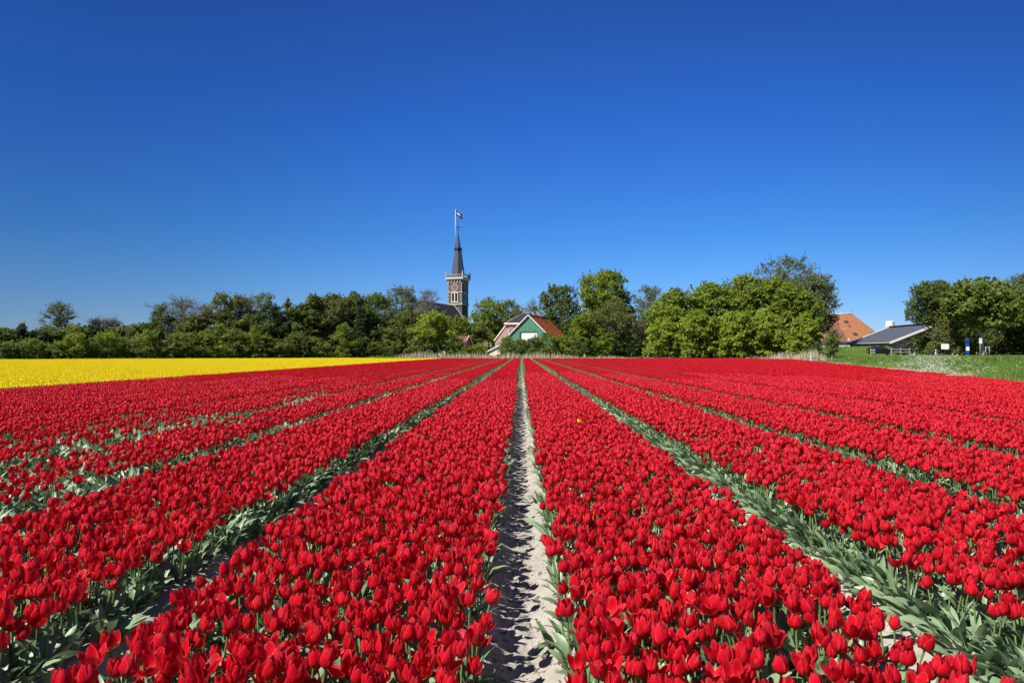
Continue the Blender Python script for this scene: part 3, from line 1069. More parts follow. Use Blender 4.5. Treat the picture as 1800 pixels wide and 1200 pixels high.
# ------------------------------------------------------------------ street furniture
def gz(p):
    return float(ground_h(p.x, p.y))


def fence(px0, px1, Y, hgt, label, diag=False):
    a, b = at(px0, Y), at(px1, Y)
    L = (b - a).length
    t = thing('wooden_fence', label, 'fence', (a.x, a.y, gz(a)))
    n = max(2, int(round(L / 1.7)) + 1)
    for i in range(n):
        MB().box((L * i / (n - 1), 0, hgt / 2), (.16, .14, hgt)).build('post', M['wood'], t)
    for z in (.45, .85):
        MB().box((L / 2, -.09, z * hgt), (L + .2, .05, .13)).build('rail', M['wood'], t)
    if diag:
        MB().bar((0.2, -.16, .9 * hgt), (L * .6, -.16, .2 * hgt), .05, .12).build('brace', M['wood'], t)


fence(1567, 1599, 112, 1.25, 'weathered wooden rail fence in front of the sheeted mound')
fence(1531, 1537, 108, 1.15, 'short grey post barrier in front of the dark car', True)


def sign_board():
    p = at(1661, 98)
    t = thing('sign', 'blank white rectangular notice board on a post in the grass', 'sign', (p.x, p.y, gz(p)), R(-14))
    MB().box((0, 0, .75), (.09, .09, 1.6)).build('post', M['iron'], t)
    MB().box((0, -.08, 1.36), (.98, .05, .76)).build('panel', M['white'], t)


def totem():
    p = at(1700.5, 98)
    t = thing('information_pillar', 'tall blue information pillar with a white panel by the hedge', 'sign', (p.x, p.y, gz(p)), R(-16))
    H_ = CAM_H + 25 * 98 / 1200 - gz(p)
    MB().box((0, 0, H_ / 2), (.44, .12, H_)).build('body', M['blue'], t)
    MB().box((.02, -.08, H_ * .42), (.4, .03, .55)).build('panel', M['white'], t)
    MB().box((0, -.08, H_ * .80), (.34, .03, .12)).box((0, -.08, H_ * .88), (.2, .03, .08)).build('emblem', M['dark'], t)
    MB().box((0, -.08, H_ * .14), (.22, .03, .16)).build('emblem', M['dark'], t)


def post_sign():
    p = at(1722.5, 97)
    t = thing('post_sign', 'pale blue and white sign on a grey post beside the tree trunk', 'sign', (p.x, p.y, gz(p)), R(-16))
    MB().tube([(0, 0, 0), (.05, 0, 2.5)], .05, 8).build('post', M['stone'], t)
    MB().box((.08, -.07, 2.15), (.36, .03, .75)).build('panel', M['white'], t)
    MB().box((.08, -.09, 2.36), (.30, .02, .25)).build('emblem', M['lblue'], t)


def stakes():
    p = at(1736, 97)
    t = thing('tree_stakes', 'pair of grey wooden stakes joined by a crossbar right of the trunk', 'stakes', (p.x, p.y, gz(p)), R(-16))
    for x in (-.22, .22):
        MB().tube([(x, 0, 0), (x, 0, 1.35)], .05, 7).build('stake', M['wood'], t)
    MB().box((0, -.06, 1.2), (.6, .04, .1)).build('crossbar', M['wood'], t)


def bollard(px, Y, hgt, label, r=.07, cap=False):
    p = at(px, Y)
    t = thing('bollard', label, 'bollard', (p.x, p.y, gz(p)))
    MB().lathe([(r, -.1), (r, hgt - .05), (r * .7, hgt)], 10, smooth=True).build('post', M['white'], t)
    z = hgt * .72
    MB().lathe([(r + .006, z), (r + .006, z + .14)], 10).build('band', M['iron'], t)


sign_board()
totem()
post_sign()
stakes()
bollard(1645, 98, .9, 'white roadside marker with black band left of the notice board', .09)
bollard(1607, 100, .55, 'short white marker post in front of the sheeted mound', .12)
bollard(1683, 99, .35, 'tiny white marker between the notice board and the blue pillar', .08)
bollard(1426, 104, 1.0, 'white marker post at the foot of the big lime-green tree mass', .13)


def low_bench():
    p = at(1445, 106)
    t = thing('plank_barrier', 'low pale plank on two short posts by the bush beside the road', 'barrier', (p.x, p.y, gz(p)), R(-8))
    MB().box((0, 0, .62), (1.3, .1, .2)).build('plank', M['wood'], t)
    for x in (-.5, .5):
        MB().box((x, .08, .3), (.1, .1, .7)).build('post', M['wood'], t)


low_bench()


# ------------------------------------------------------------------ trees
def segs_mesh(P0, P1, R0, R1, k):
    """Open tapered prisms for many segments at once."""
    P0, P1, R0, R1 = map(np.asarray, (P0, P1, R0, R1))
    d = P1 - P0
    d = d / np.maximum(np.linalg.norm(d, axis=1, keepdims=True), 1e-6)
    a = np.where(np.abs(d[:, 2:3]) < .9, np.array([[0, 0, 1.0]]), np.array([[1.0, 0, 0]]))
    s = np.cross(d, a)
    s /= np.maximum(np.linalg.norm(s, axis=1, keepdims=True), 1e-6)
    u = np.cross(s, d)
    n = len(P0)
    V = np.zeros((n, 2 * k, 3))
    for j in range(k):
        an = 2 * math.pi * j / k
        o = math.cos(an) * s + math.sin(an) * u
        V[:, j] = P0 + o * R0[:, None]
        V[:, k + j] = P1 + o * R1[:, None]
    b = (np.arange(n) * 2 * k)[:, None]
    Q = np.concatenate([np.stack([b[:, 0] + j, b[:, 0] + (j + 1) % k, b[:, 0] + k + (j + 1) % k, b[:, 0] + k + j], 1) for j in range(k)])
    return V.reshape(-1, 3), Q


def rhombs(C, Nn, L, Wd, rng):
    """Leaf shaped rhombs at C with normals Nn."""
    n = len(C)
    Nn = Nn / np.maximum(np.linalg.norm(Nn, axis=1, keepdims=True), 1e-6)
    r = rng.normal(size=(n, 3))
    t = np.cross(Nn, r)
    t /= np.maximum(np.linalg.norm(t, axis=1, keepdims=True), 1e-6)
    b = np.cross(Nn, t)
    L, Wd = L[:, None], Wd[:, None]
    V = np.stack([C - t * L, C + b * Wd + Nn * Wd * .25, C + t * L, C - b * Wd + Nn * Wd * .25], 1)
    return V.reshape(-1, 3), np.arange(4 * n).reshape(-1, 4)


KINDS = {
    #          base  clusters leaves  leaf   crad  twigs twl   limbs
    'dense': dict(base=.08, nc=115, nl=62, ls=.30, cr=.128, tw=1, tl=.6),
    'round': dict(base=.20, nc=100, nl=54, ls=.265, cr=.13, tw=1, tl=.7),
    'airy': dict(base=.16, nc=90, nl=36, ls=.215, cr=.122, tw=3, tl=1.0),
    'sparse': dict(base=.22, nc=72, nl=20, ls=.19, cr=.118, tw=5, tl=1.2),
    'bare': dict(base=.2, nc=75, nl=8, ls=.13, cr=.115, tw=11, tl=1.5),
    'conifer': dict(base=.03, nc=100, nl=46, ls=.22, cr=.128, tw=1, tl=.5),
    'bush': dict(base=.0, nc=52, nl=48, ls=.225, cr=.165, tw=1, tl=.4),
}


def envelope(shape, t):
    if shape == 'cone':
        return (1 - t) ** .85 * np.minimum(1, .55 + t * 6)
    if shape == 'column':
        return np.minimum(1, (t * 5 + .5)) * np.sqrt(np.clip(1 - ((t - .35) / .68) ** 4, 0, 1)) * np.where(t < .35, .9 + .1 * t / .35, 1)
    if shape == 'fan':
        return np.sqrt(np.clip(1 - ((t - .62) / .62) ** 2 * np.where(t < .62, 1, 2.4), 0.01, 1))
    if shape == 'mass':
        return np.sqrt(np.clip(1 - (np.maximum(t - .25, 0) / .76) ** 2.2, 0, 1))
    return np.sqrt(np.clip(1 - ((t - .45) / np.where(t < .45, .5, .56)) ** 2, 0.02, 1))


def make_tree(H, Wd, kind, shape, foliage, bark, rng, dens=1.0, leaf_scale=1.0, base=None):
    K = KINDS[kind]
    bz = H * (K['base'] if base is None else base)
    r0 = Wd / 2
    nc = int(K['nc'] * dens)
    ph = rng.uniform(0, 6.28, 6)
    C = []
    while len(C) < nc:
        t = rng.uniform(0.0, 1.0)
        a = rng.uniform(0, 2 * math.pi)
        rr = float(envelope(shape, np.array(t))) * r0
        rr *= 1 + .13 * math.sin(2 * a + ph[0] + 3 * t) + .12 * math.sin(3 * a + ph[1] - 5 * t) + .12 * math.sin(8 * t + ph[2] + a) + .10 * math.sin(5 * a + 13 * t + ph[4])
        if rng.uniform() > (rr / r0) * .85 + .15:
            continue
        q = rng.uniform() ** (.5 if kind != 'bare' else .7)
        C.append((rr * q * math.cos(a), rr * q * math.sin(a), bz + (H - bz) * (t * .93 + .03)))
    C = np.array(C)
    cr = K['cr'] * Wd * (.8 if shape == 'column' else 1) * rng.uniform(.65, 1.25, nc)
    cr = np.minimum(cr, K['cr'] * H)
    C[:, 2] = np.maximum(C[:, 2], cr * .6 * (kind == 'bush') + .15)
    C[:, 2] = np.minimum(C[:, 2], H - cr * .45)
    # trunk and limbs
    P0, P1, R0_, R1_ = [], [], [], []
    rt = max(.05, .016 * H + .012 * Wd)
    lean = rng.normal(0, .02, 2) * H
    tp = [np.array((lean[0] * s * s + .012 * H * math.sin(5 * s + ph[3]) * s, lean[1] * s * s, H * .86 * s - .15 * (s == 0))) for s in np.linspace(0, 1, 9)]
    for i in range(8):
        P0.append(tp[i]); P1.append(tp[i + 1])
        R0_.append(rt * (1 - i / 8.6) ** .8 * (1.25 if i == 0 else 1)); R1_.append(rt * (1 - (i + 1) / 8.6) ** .8)
    tw0, tw1, twr = [], [], []
    for ci in range(nc):
        c = C[ci]
        hz = min(max(c[2] - rng.uniform(.25, .6) * math.hypot(c[0], c[1]) - .05 * H, bz * .7 + .02 * H), H * .8)
        s = hz / (H * .86)
        f = min(7.999, s * 8)
        a = tp[int(f)] * (1 - f % 1) + tp[int(f) + 1] * (f % 1)
        m1 = a * .62 + c * .38 + rng.normal(0, .02, 3) * Wd + np.array((0, 0, -.02 * H))
        m2 = a * .25 + c * .75 + rng.normal(0, .025, 3) * Wd + np.array((0, 0, .01 * H))
        ra = rt * .30 * (1 - .5 * s) * rng.uniform(.7, 1.2)
        for x, y, u, v in ((a, m1, 1, .7), (m1, m2, .7, .42), (m2, c, .42, .2)):
            P0.append(x); P1.append(y); R0_.append(ra * u); R1_.append(ra * v)
        for _ in range(K['tw']):
            d = rng.normal(size=3)
            d[2] = abs(d[2]) * .8 + .25
            d[:2] += c[:2] / max(r0, .1) * .9
            d /= np.linalg.norm(d)
            b = m2 * .5 + c * .5 if rng.uniform() < .5 else c
            L_ = K['tl'] * rng.uniform(.5, 1.2) * min(1.0, Wd / 6 + .3)
            e = b + d * L_ * .55 + rng.normal(0, .06, 3)
            e2 = e + (d + np.array((0, 0, .3)) + rng.normal(0, .25, 3)) * L_ * .5
            tw0 += [b, e]; tw1 += [e, e2]; twr += [.035, .02]
            if kind in ('bare', 'sparse', 'airy'):
                for __ in range(2):
                    e3 = e + (d + rng.normal(0, .45, 3)) * L_ * .5
                    tw0.append(e); tw1.append(e3); twr.append(.018)
    V, Q = segs_mesh(P0, P1, R0_, R1_, 4)
    trunk = np_mesh('trunk', V, Q, smooth=True, mats=[bark])
    # crown: leaves in clumps plus twigs
    CC, NN = [], []
    n = int(K['nl'])
    for ci in range(nc):
        d = rng.normal(size=(n, 3))
        d /= np.linalg.norm(d, axis=1, keepdims=True)
        d[:, 2] = np.where(d[:, 2] < -.3, -d[:, 2] * .6, d[:, 2])
        rad = rng.uniform(.35, 1.0, (n, 1)) ** .6
        fl = np.array((1, 1, .85 if kind != 'conifer' else .5))
        CC.append(C[ci] + d * rad * cr[ci] * fl)
        NN.append(d * .7 + rng.normal(0, .55, (n, 3)) + np.array((0, 0, .35)))
    CC, NN = np.concatenate(CC), np.concatenate(NN)
    if tw1 and kind in ('airy', 'sparse', 'bare'):
        T = np.array(tw1)
        k = {'airy': 2, 'sparse': 2, 'bare': 0}[kind]
        if k:
            e = np.repeat(T, k, 0) + rng.normal(0, .12, (len(T) * k, 3))
            CC = np.concatenate([CC, e]); NN = np.concatenate([NN, rng.normal(size=e.shape)])
    def env_noise(a_, t_):
        return 1 + .13 * np.sin(2 * a_ + ph[0] + 3 * t_) + .12 * np.sin(3 * a_ + ph[1] - 5 * t_) + .12 * np.sin(8 * t_ + ph[2] + a_) + .10 * np.sin(5 * a_ + 13 * t_ + ph[4])
    if kind != 'bare':                                      # loose leaves inside, leafy shoots breaking the outline
        k_ = int(len(CC) * .16)
        tt = rng.uniform(0.02, 1, k_)
        aa = rng.uniform(0, 2 * math.pi, k_)
        rr = envelope(shape, tt) * r0 * env_noise(aa, tt) * rng.uniform(0, 1, k_) ** .4 * .95
        e = np.stack([rr * np.cos(aa), rr * np.sin(aa), bz + (H - bz) * tt * .97], 1)
        CC = np.concatenate([CC, e]); NN = np.concatenate([NN, rng.normal(0, .8, e.shape) + np.array((0, 0, .5))])
        ns = int((55 if kind in ('dense', 'round', 'conifer') else 40) * dens * min(1.3, .4 + Wd / 10))
        per = 9
        ci_ = rng.integers(0, nc, ns)
        oc = C[ci_] - np.array((0, 0, bz + (H - bz) * .35))
        dd_ = oc / np.maximum(np.linalg.norm(oc, axis=1, keepdims=True), .1) + rng.normal(0, .35, (ns, 3)) + np.array((0, 0, .45))
        dd_ /= np.linalg.norm(dd_, axis=1, keepdims=True)
        ln = cr[ci_] * .9 + rng.uniform(.3, .9, ns) * min(1.2, .3 + Wd / 9)
        f_ = np.tile(np.linspace(.35, 1, per), ns)[:, None]
        e = np.repeat(C[ci_], per, 0) + np.repeat(dd_ * ln[:, None], per, 0) * f_ + rng.normal(0, .10, (ns * per, 3))
        e[:, 2] = np.minimum(e[:, 2], H * 1.03)
        CC = np.concatenate([CC, e]); NN = np.concatenate([NN, rng.normal(0, .7, e.shape) + np.repeat(dd_, per, 0) * .4])
        tw0 += list(C[ci_]); tw1 += list(C[ci_] + dd_ * ln[:, None]); twr += [.025] * ns
    ok = (CC[:, 2] > .05) & (CC[:, 2] < H * 1.04)
    CC, NN = CC[ok], NN[ok]
    n = len(CC)
    sz = K['ls'] * leaf_scale * rng.uniform(.55, 1.25, n) * min(1.15, .55 + Wd / 16)
    LV, LQ = rhombs(CC, NN, sz, sz * rng.uniform(.42, .62, n), rng)
    cl = np.repeat(rng.uniform(0, 1, nc), 1)
    tint = np.clip(rng.uniform(0, 1, n) * .6 + .4 * (np.sin(CC[:, 0] * 1.1 + ph[4]) * np.cos(CC[:, 2] * .9 + ph[5]) * .5 + .5), 0, 1)
    tint = np.repeat(tint, 4)
    mi = np.zeros(len(LQ), np.int32)
    if tw0:
        TV, TQ = segs_mesh(tw0, tw1, np.array(twr), np.array(twr) * .5, 3)
        LQ = np.concatenate([LQ, TQ + len(LV)])
        mi = np.concatenate([mi, np.ones(len(TQ), np.int32)])
        LV = np.concatenate([LV, TV])
        tint = np.concatenate([tint, np.zeros(len(TV))])
    crown = np_mesh('crown', LV, LQ, attrs={'tint': tint}, mats=[foliage, M['twig']], mat_idx=mi)
    return trunk, crown


TREE_N = [0]


def plant_tree(name, kind, shape, px, top, wpx, Y, fol, label, group=None, dens=1.0, base=None, bark='bark', leaf=1.0, cat=None):
    TREE_N[0] += 1
    rng = np.random.default_rng(100 + TREE_N[0])
    p = at(px, Y)
    z0 = gz(p)
    k = Y / 1200
    H = CAM_H + (620 - top) * k - z0
    Wd = wpx * k
    trunk, crown = make_tree(H, Wd, kind, shape, M['f_' + fol], M[bark], rng, dens, leaf, base)
    t = thing(name, label, cat or ('bush' if kind == 'bush' else 'tree'), (p.x, p.y, z0), 0, group)
    mesh_obj('trunk' if kind != 'bush' else 'stems', trunk, t)
    mesh_obj('crown' if kind != 'bush' else 'foliage', crown, t)
    return t


LW = 'trees of the wood behind the yellow field'
FB = 'shrubs along the edge of the left wood'
YL = lambda px: float(np.interp(px, [0, 300, 700], [118, 137, 160]))


def lw(name, kind, shape, px, top, w, fol, label, dy=0, **kw):
    w *= 1.22 if kind == 'dense' else 1.1
    plant_tree(name, kind, shape, px, top, w, YL(px) + dy, fol, label, LW if kind != 'bush' else FB, **kw)


# left wood, from the left edge to the church
lw('dark_tree', 'dense', 'mass', 4, 577, 60, 'dark', 'dark bushy tree cut by the left picture edge')
lw('spruce', 'conifer', 'cone', 39, 565, 40, 'pine', 'small pointed spruce near the left end of the wood')
lw('dark_tree', 'dense', 'mass', 63, 582, 46, 'pine', 'low blackish tree between the pointed spruce and the tall thin tree')
lw('dark_tree', 'airy', 'round', 84, 577, 44, 'dark', 'dark ragged tree just left of the tall thin tree', 2)
lw('poplar', 'sparse', 'column', 106, 533, 36, 'grey', 'tall thin airy tree standing alone above the left wood', 4, base=.3)
lw('dark_tree', 'dense', 'mass', 130, 571, 58, 'mid', 'rounded dull green tree just right of the tall thin tree')
lw('dark_tree', 'dense', 'mass', 166, 574, 56, 'pine', 'dark low tree left of the small bare crown')
lw('bare_tree', 'bare', 'fan', 172, 561, 26, 'olive', 'small leafless crown poking up from the low left wood, left one', 3)
lw('bare_tree', 'bare', 'fan', 194, 562, 28, 'olive', 'small leafless crown poking up from the low left wood, right one', 3)
lw('dark_tree', 'dense', 'mass', 205, 577, 50, 'olive', 'olive tree below the two small leafless crowns')
lw('dark_tree', 'round', 'round', 233, 568, 44, 'dark', 'dark tree with pointed top between the bare crowns and the fan tree', base=.1)
lw('dark_tree', 'dense', 'mass', 262, 570, 48, 'mid', 'dull green tree left of the ragged tree beside the fan tree')
lw('ragged_tree', 'airy', 'round', 284, 537, 42, 'dark', 'ragged dark tree touching the left side of the fan-shaped bare tree', base=.15)
lw('fan_tree', 'bare', 'fan', 319, 525, 78, 'grey', 'large leafless fan-shaped tree of the left wood', dens=1.5, base=.25)
lw('olive_tree', 'dense', 'mass', 345, 556, 60, 'olive', 'olive-green tree under the right side of the fan tree', -2)
lw('olive_tree', 'airy', 'round', 388, 512, 62, 'olive', 'tall olive tree with rounded top, right of the fan tree', dens=1.5, base=.1)
lw('olive_tree', 'airy', 'round', 420, 519, 44, 'olive', 'slightly lower olive tree right of the tall rounded olive tree', dens=1.2, base=.1)
lw('bare_tree', 'bare', 'fan', 437, 526, 40, 'olive', 'leafless greyish tree filling the dip between two green crowns', dens=1.2)
lw('green_tree', 'airy', 'column', 459, 513, 40, 'mid', 'slender green tree with feathery top above its neighbours', dens=1.2, base=.12)
lw('dark_tree', 'dense', 'mass', 440, 552, 64, 'dark', 'dark filled-in tree below the slender feathery tree', -2)
lw('dark_tree', 'airy', 'round', 483, 537, 44, 'dark', 'dark tree in the dip left of the pointed tree', base=.1, dens=1.2)
lw('pointed_tree', 'conifer', 'cone', 506, 521, 44, 'dark', 'pointed dark tree before the dense block of crowns', dens=1.2)
lw('dark_tree', 'dense', 'mass', 530, 535, 56, 'dark', 'dark tree wedged between the pointed tree and the dense block', -1)
lw('dense_tree', 'dense', 'mass', 553, 519, 56, 'dark', 'first tree of the dense dark block, with a spiky left top', dens=1.2)
lw('dense_tree', 'airy', 'mass', 588, 517, 66, 'olive', 'second tree of the dense dark block, flat topped', dens=2.2)
lw('dense_tree', 'dense', 'mass', 622, 516, 54, 'dark', 'third tree of the dense dark block, darkest green', dens=1.2)
lw('pine', 'conifer', 'cone', 633, 536, 46, 'pine', 'blackish pine standing in front of the dense block', -4, dens=1.3)
lw('dense_tree', 'airy', 'mass', 662, 518, 70, 'mid', 'last tree of the dense dark block, next to the pale airy tree', dens=2.2)
lw('pale_tree', 'sparse', 'fan', 706, 504, 64, 'grey', 'pale airy tree with thin leaves left of the church', dens=1.5, base=.2)
lw('bare_tree', 'bare', 'fan', 747, 511, 62, 'grey', 'leafless twiggy tree left of the church tower', 8, dens=1.3)
lw('dark_tree', 'airy', 'mass', 722, 548, 62, 'dark', 'dark tree in front of the left end of the church roof', -6, dens=1.5)
lw('dark_tree', 'dense', 'mass', 694, 562, 50, 'dark', 'low dark tree at the right end of the left wood', -4)
# shrubs at its foot
sh = [(20, 596, 44, 'dark'), (58, 600, 40, 'mid'), (92, 594, 46, 'mid'), (128, 588, 44, 'fresh'), (160, 592, 40, 'mid'), (192, 590, 44, 'fresh'), (226, 588, 44, 'mid'), (258, 586, 42, 'fresh'), (290, 588, 46, 'olive'),
      (322, 584, 42, 'mid'), (352, 580, 46, 'fresh'), (386, 576, 44, 'fresh'), (416, 574, 44, 'mid'), (450, 582, 42, 'fresh'), (486, 588, 44, 'mid'), (520, 590, 44, 'dark'), (556, 590, 46, 'mid'), (602, 566, 36, 'fresh'),
      (640, 588, 46, 'dark'), (678, 592, 44, 'mid')]
SHW = {'dark': 'dark green', 'mid': 'dull green', 'fresh': 'fresh light green', 'olive': 'olive'}
for i, (px, top, w, fol) in enumerate(sh):
    top += (5, -6, 9, -2, 3, -9)[i % 6] if px != 602 else 0
    if px == 602:
        lab = 'bright green shrub standing out against the dense dark block'
    elif px < 110:
        lab = f'{SHW[fol]} shrub at the foot of the low trees near the left picture edge'
    elif px < 330:
        lab = f'{SHW[fol]} shrub in the row below the low trees and fan tree'
    elif px < 500:
        lab = f'{SHW[fol]} shrub in front of the olive and feathery trees'
    else:
        lab = f'{SHW[fol]} shrub in front of the dense dark block of trees'
    lw('shrub', 'bush', 'mass' if i % 3 else 'fan', px, top, w, fol, lab, -6)

# round the church and the farm
CG = 'trees round the church and farm'


def cg(name, kind, shape, px, top, w, Y, fol, label, **kw):
    plant_tree(name, kind, shape, px, top, w, Y, fol, label, CG if kind != 'bush' else 'bushes round the church and farm', **kw)


cg('chestnut', 'round', 'round', 763, 547, 66, 148, 'lime', 'bright yellow-green round tree in front of the church roof', dens=1.2, base=.16)
cg('lime_bush', 'round', 'round', 806, 557, 52, 157, 'fresh', 'smaller bright green tree just below the church tower', base=.1)
cg('bush', 'bush', 'round', 796, 586, 34, 146, 'mid', 'green bush between the white hut and the red-roofed shed')
cg('bush', 'bush', 'round', 736, 596, 44, 146, 'olive', 'straggly olive bush at the left end of the dry reeds')
cg('bush', 'bush', 'round', 840, 606, 34, 146, 'fresh', 'low bush in front of the wooden frame')
cg('bush', 'bush', 'round', 820, 608, 26, 144, 'mid', 'low bush hiding the foot of the red-roofed shed')
cg('green_tree', 'round', 'round', 856, 526, 66, 172, 'fresh', 'pointed green tree right of the church tower', dens=1.3, base=.12)
cg('green_tree', 'airy', 'round', 892, 528, 64, 182, 'mid', 'rounded duller tree behind the black hipped roof', dens=1.5, base=.1)
cg('green_tree', 'dense', 'mass', 842, 566, 46, 158, 'mid', 'low green tree at the foot of the pointed tree beside the tower', dens=.8)
cg('bare_tree', 'bare', 'fan', 937, 529, 56, 188, 'grey', 'leafless tree showing behind the ridge of the green barn', dens=1.2)
cg('airy_tree', 'sparse', 'round', 984, 503, 80, 178, 'dark', 'open airy tree with dark leaves left of the tall tree', dens=1.9, leaf=1.5, base=.2)
cg('dark_tree', 'dense', 'mass', 1005, 558, 52, 172, 'dark', 'dark low tree at the right end of the orange-red roof')
cg('tall_tree', 'dense', 'column', 1066, 474, 96, 172, 'fresh', 'tallest full green tree, flat topped, right of the farm', dens=2.8, base=.06)
cg('airy_tree', 'airy', 'round', 1078, 532, 76, 152, 'olive', 'thin olive tree in front of the tallest tree', dens=1.1, base=.3, bark='barkl')
cg('young_tree', 'round', 'round', 1028, 552, 50, 150, 'fresh', 'light green tree with pale trunk at the left foot of the tallest tree', base=.32, bark='barkl')
cg('bush', 'bush', 'round', 1056, 578, 44, 150, 'lime', 'yellow-green bush below the tallest tree')
cg('bush', 'bush', 'round', 1098, 586, 50, 152, 'dark', 'dark bush in shade right of the pale trunks')
cg('bush', 'bush', 'round', 1012, 592, 34, 146, 'mid', 'green bush at the right end of the barn')
cg('budding_tree', 'sparse', 'fan', 1142, 503, 78, 170, 'grey', 'greyish budding tree between the tallest tree and the big tree mass', dens=1.7, base=.2)
cg('budding_tree', 'sparse', 'round', 1139, 565, 46, 150, 'brown', 'small reddish-brown budding tree left of the big tree mass', base=.3, bark='barkl')
cg('dark_tree', 'dense', 'mass', 1118, 570, 50, 164, 'dark', 'dark low tree behind the reddish-brown budding tree')
# hedge in front of the green barn
HB = 'bushes in front of the green barn'
for px, top, w, Y, fol, lab in ((893, 590, 34, 140, 'mid', 'leftmost bush of the hedge in front of the green barn'), (917, 597, 42, 140, 'dark', 'low clipped dark bush below the white barn door'), (940, 594, 40, 138, 'dark', 'dark bush under the right corner of the white barn door'),
                                (961, 586, 46, 138, 'mid', 'tallest bush in front of the right half of the green gable'), (986, 590, 40, 138, 'fresh', 'lighter green bush below the orange-red roof')):
    plant_tree('hedge_bush', 'bush', 'mass', px, top, w, Y, fol, lab, HB, dens=1.2)
# the large mass right of centre
RG = 'trees of the big mass right of the farm'


def rg(name, kind, shape, px, top, w, Y, fol, label, **kw):
    plant_tree(name, kind, shape, px, top, w, Y, fol, label, RG, **kw)


rg('leafy_tree', 'dense', 'mass', 1190, 511, 96, 138, 'fresh', 'leftmost tree of the big lime-green mass, lower shoulder', dens=1.8)
rg('leafy_tree', 'dense', 'mass', 1250, 499, 92, 140, 'fresh', 'second tree of the big lime-green mass', dens=1.8)
rg('leafy_tree', 'dense', 'mass', 1312, 485, 100, 142, 'fresh', 'highest tree of the big lime-green mass', dens=1.9)
rg('leafy_tree', 'dense', 'mass', 1364, 491, 104, 140, 'fresh', 'tree of the big lime-green mass below the tall airy willow', dens=1.9)
rg('leafy_tree', 'dense', 'mass', 1404, 508, 70, 138, 'fresh', 'rightmost tree of the big lime-green mass', dens=1.6)
rg('leafy_tree', 'dense', 'mass', 1225, 545, 74, 131, 'lime', 'low bright tree in front of the left half of the big mass', dens=1.2)
rg('leafy_tree', 'dense', 'mass', 1290, 550, 76, 130, 'lime', 'low bright tree in front of the middle of the big mass', dens=1.2)
rg('leafy_tree', 'dense', 'mass', 1345, 545, 70, 130, 'lime', 'low bright tree in front of the right half of the big mass', dens=1.2)
rg('leafy_tree', 'dense', 'mass', 1414, 553, 50, 124, 'lime', 'bright low tree overhanging the reeds at the right end of the mass', dens=1.2)
rg('leafy_tree', 'dense', 'mass', 1170, 560, 60, 133, 'lime', 'low bright tree at the left foot of the big mass', dens=1.0)
rg('willow', 'sparse', 'fan', 1383, 452, 128, 158, 'grey', 'tall airy grey-green willow rising behind the big mass', dens=2.4, leaf=1.2)
rg('willow', 'sparse', 'fan', 1434, 483, 74, 152, 'grey', 'lower airy grey-green willow leaning out over the patched roof', dens=1.9, leaf=1.2)
rg('bush', 'bush', 'round', 1463, 580, 26, 116, 'mid', 'dull bush by the plank in front of the patched roof', cat='bush')
rg('bush', 'bush', 'mass', 1430, 598, 30, 116, 'dark', 'dark low bush behind the white marker post', cat='bush')
# group at the right
TR = 'trees by the road on the right'


def tr(name, kind, shape, px, top, w, Y, fol, label, **kw):
    plant_tree(name, kind, shape, px, top, w, Y, fol, label, TR if kind != 'bush' else 'bushes under the roadside trees', **kw)


tr('airy_tree', 'airy', 'round', 1644, 499, 84, 116, 'dark', 'open dark tree overhanging the grey shed roof', dens=1.7, base=.42)
tr('airy_tree', 'airy', 'mass', 1664, 560, 42, 108, 'olive', 'olive bushy tree behind the white notice board', dens=1.1, base=.02)
tr('maple', 'dense', 'round', 1727, 494, 108, 104, 'mid', 'full round tree with a forked pale trunk by the road', dens=1.7, base=.36, bark='barkl')
tr('airy_tree', 'airy', 'round', 1690, 520, 70, 118, 'olive', 'olive tree behind the left side of the round roadside tree', dens=1.5, base=.1)
tr('tall_tree', 'sparse', 'fan', 1795, 486, 84, 124, 'grey', 'tall airy grey tree at the right picture edge', dens=1.8)
tr('tall_tree', 'dense', 'round', 1802, 505, 80, 110, 'mid', 'leafy green tree cut by the right picture edge', dens=1.5, base=.12)
tr('tall_tree', 'dense', 'mass', 1880, 500, 90, 118, 'mid', 'leafy tree just beyond the right picture edge', dens=1.0)
tr('bush', 'bush', 'mass', 1690, 578, 48, 112, 'mid', 'green bush behind the blue pillar')
tr('bush', 'bush', 'mass', 1752, 572, 60, 113, 'dark', 'dark bush right of the forked trunk')
tr('bush', 'bush', 'mass', 1798, 574, 60, 113, 'dark', 'dark bush at the right picture edge')
tr('bush', 'bush', 'mass', 1722, 578, 50, 115, 'dark', 'dark bush behind the forked trunk')
tr('bush', 'bush', 'round', 1640, 600, 24, 112, 'mid', 'green bush at the right end of the sheeted mound')


# far woods, only glimpsed through the gaps: one dark mass each
def wood_mass(name, pts, hgt, n, fol, rng):
    P = [at(px, Y) for px, Y in pts]
    C = []
    for _ in range(n):
        i = rng.integers(0, len(P) - 1)
        p = P[i].lerp(P[i + 1], rng.uniform())
        h = rng.uniform(0.0, 1.0) ** 1.2 * hgt * (.8 + .4 * float(vnoise(p.x, p.y, .12, 8)))
        C.append((p.x + rng.normal(0, .8), p.y + rng.normal(0, 1.2), float(ground_h(p.x, p.y)) + h + .1))
    C = np.array(C)
    s = rng.uniform(.25, .6, n)
    V, Q = rhombs(C, rng.normal(size=(n, 3)) + np.array((0, -.4, .5)), s, s * .55, rng)
    me = np_mesh(name, V, Q, attrs={'tint': np.repeat(rng.uniform(0, 1, n), 4)}, mats=[M['f_' + fol]])
    tag(mesh_obj(name, me), kind='stuff')


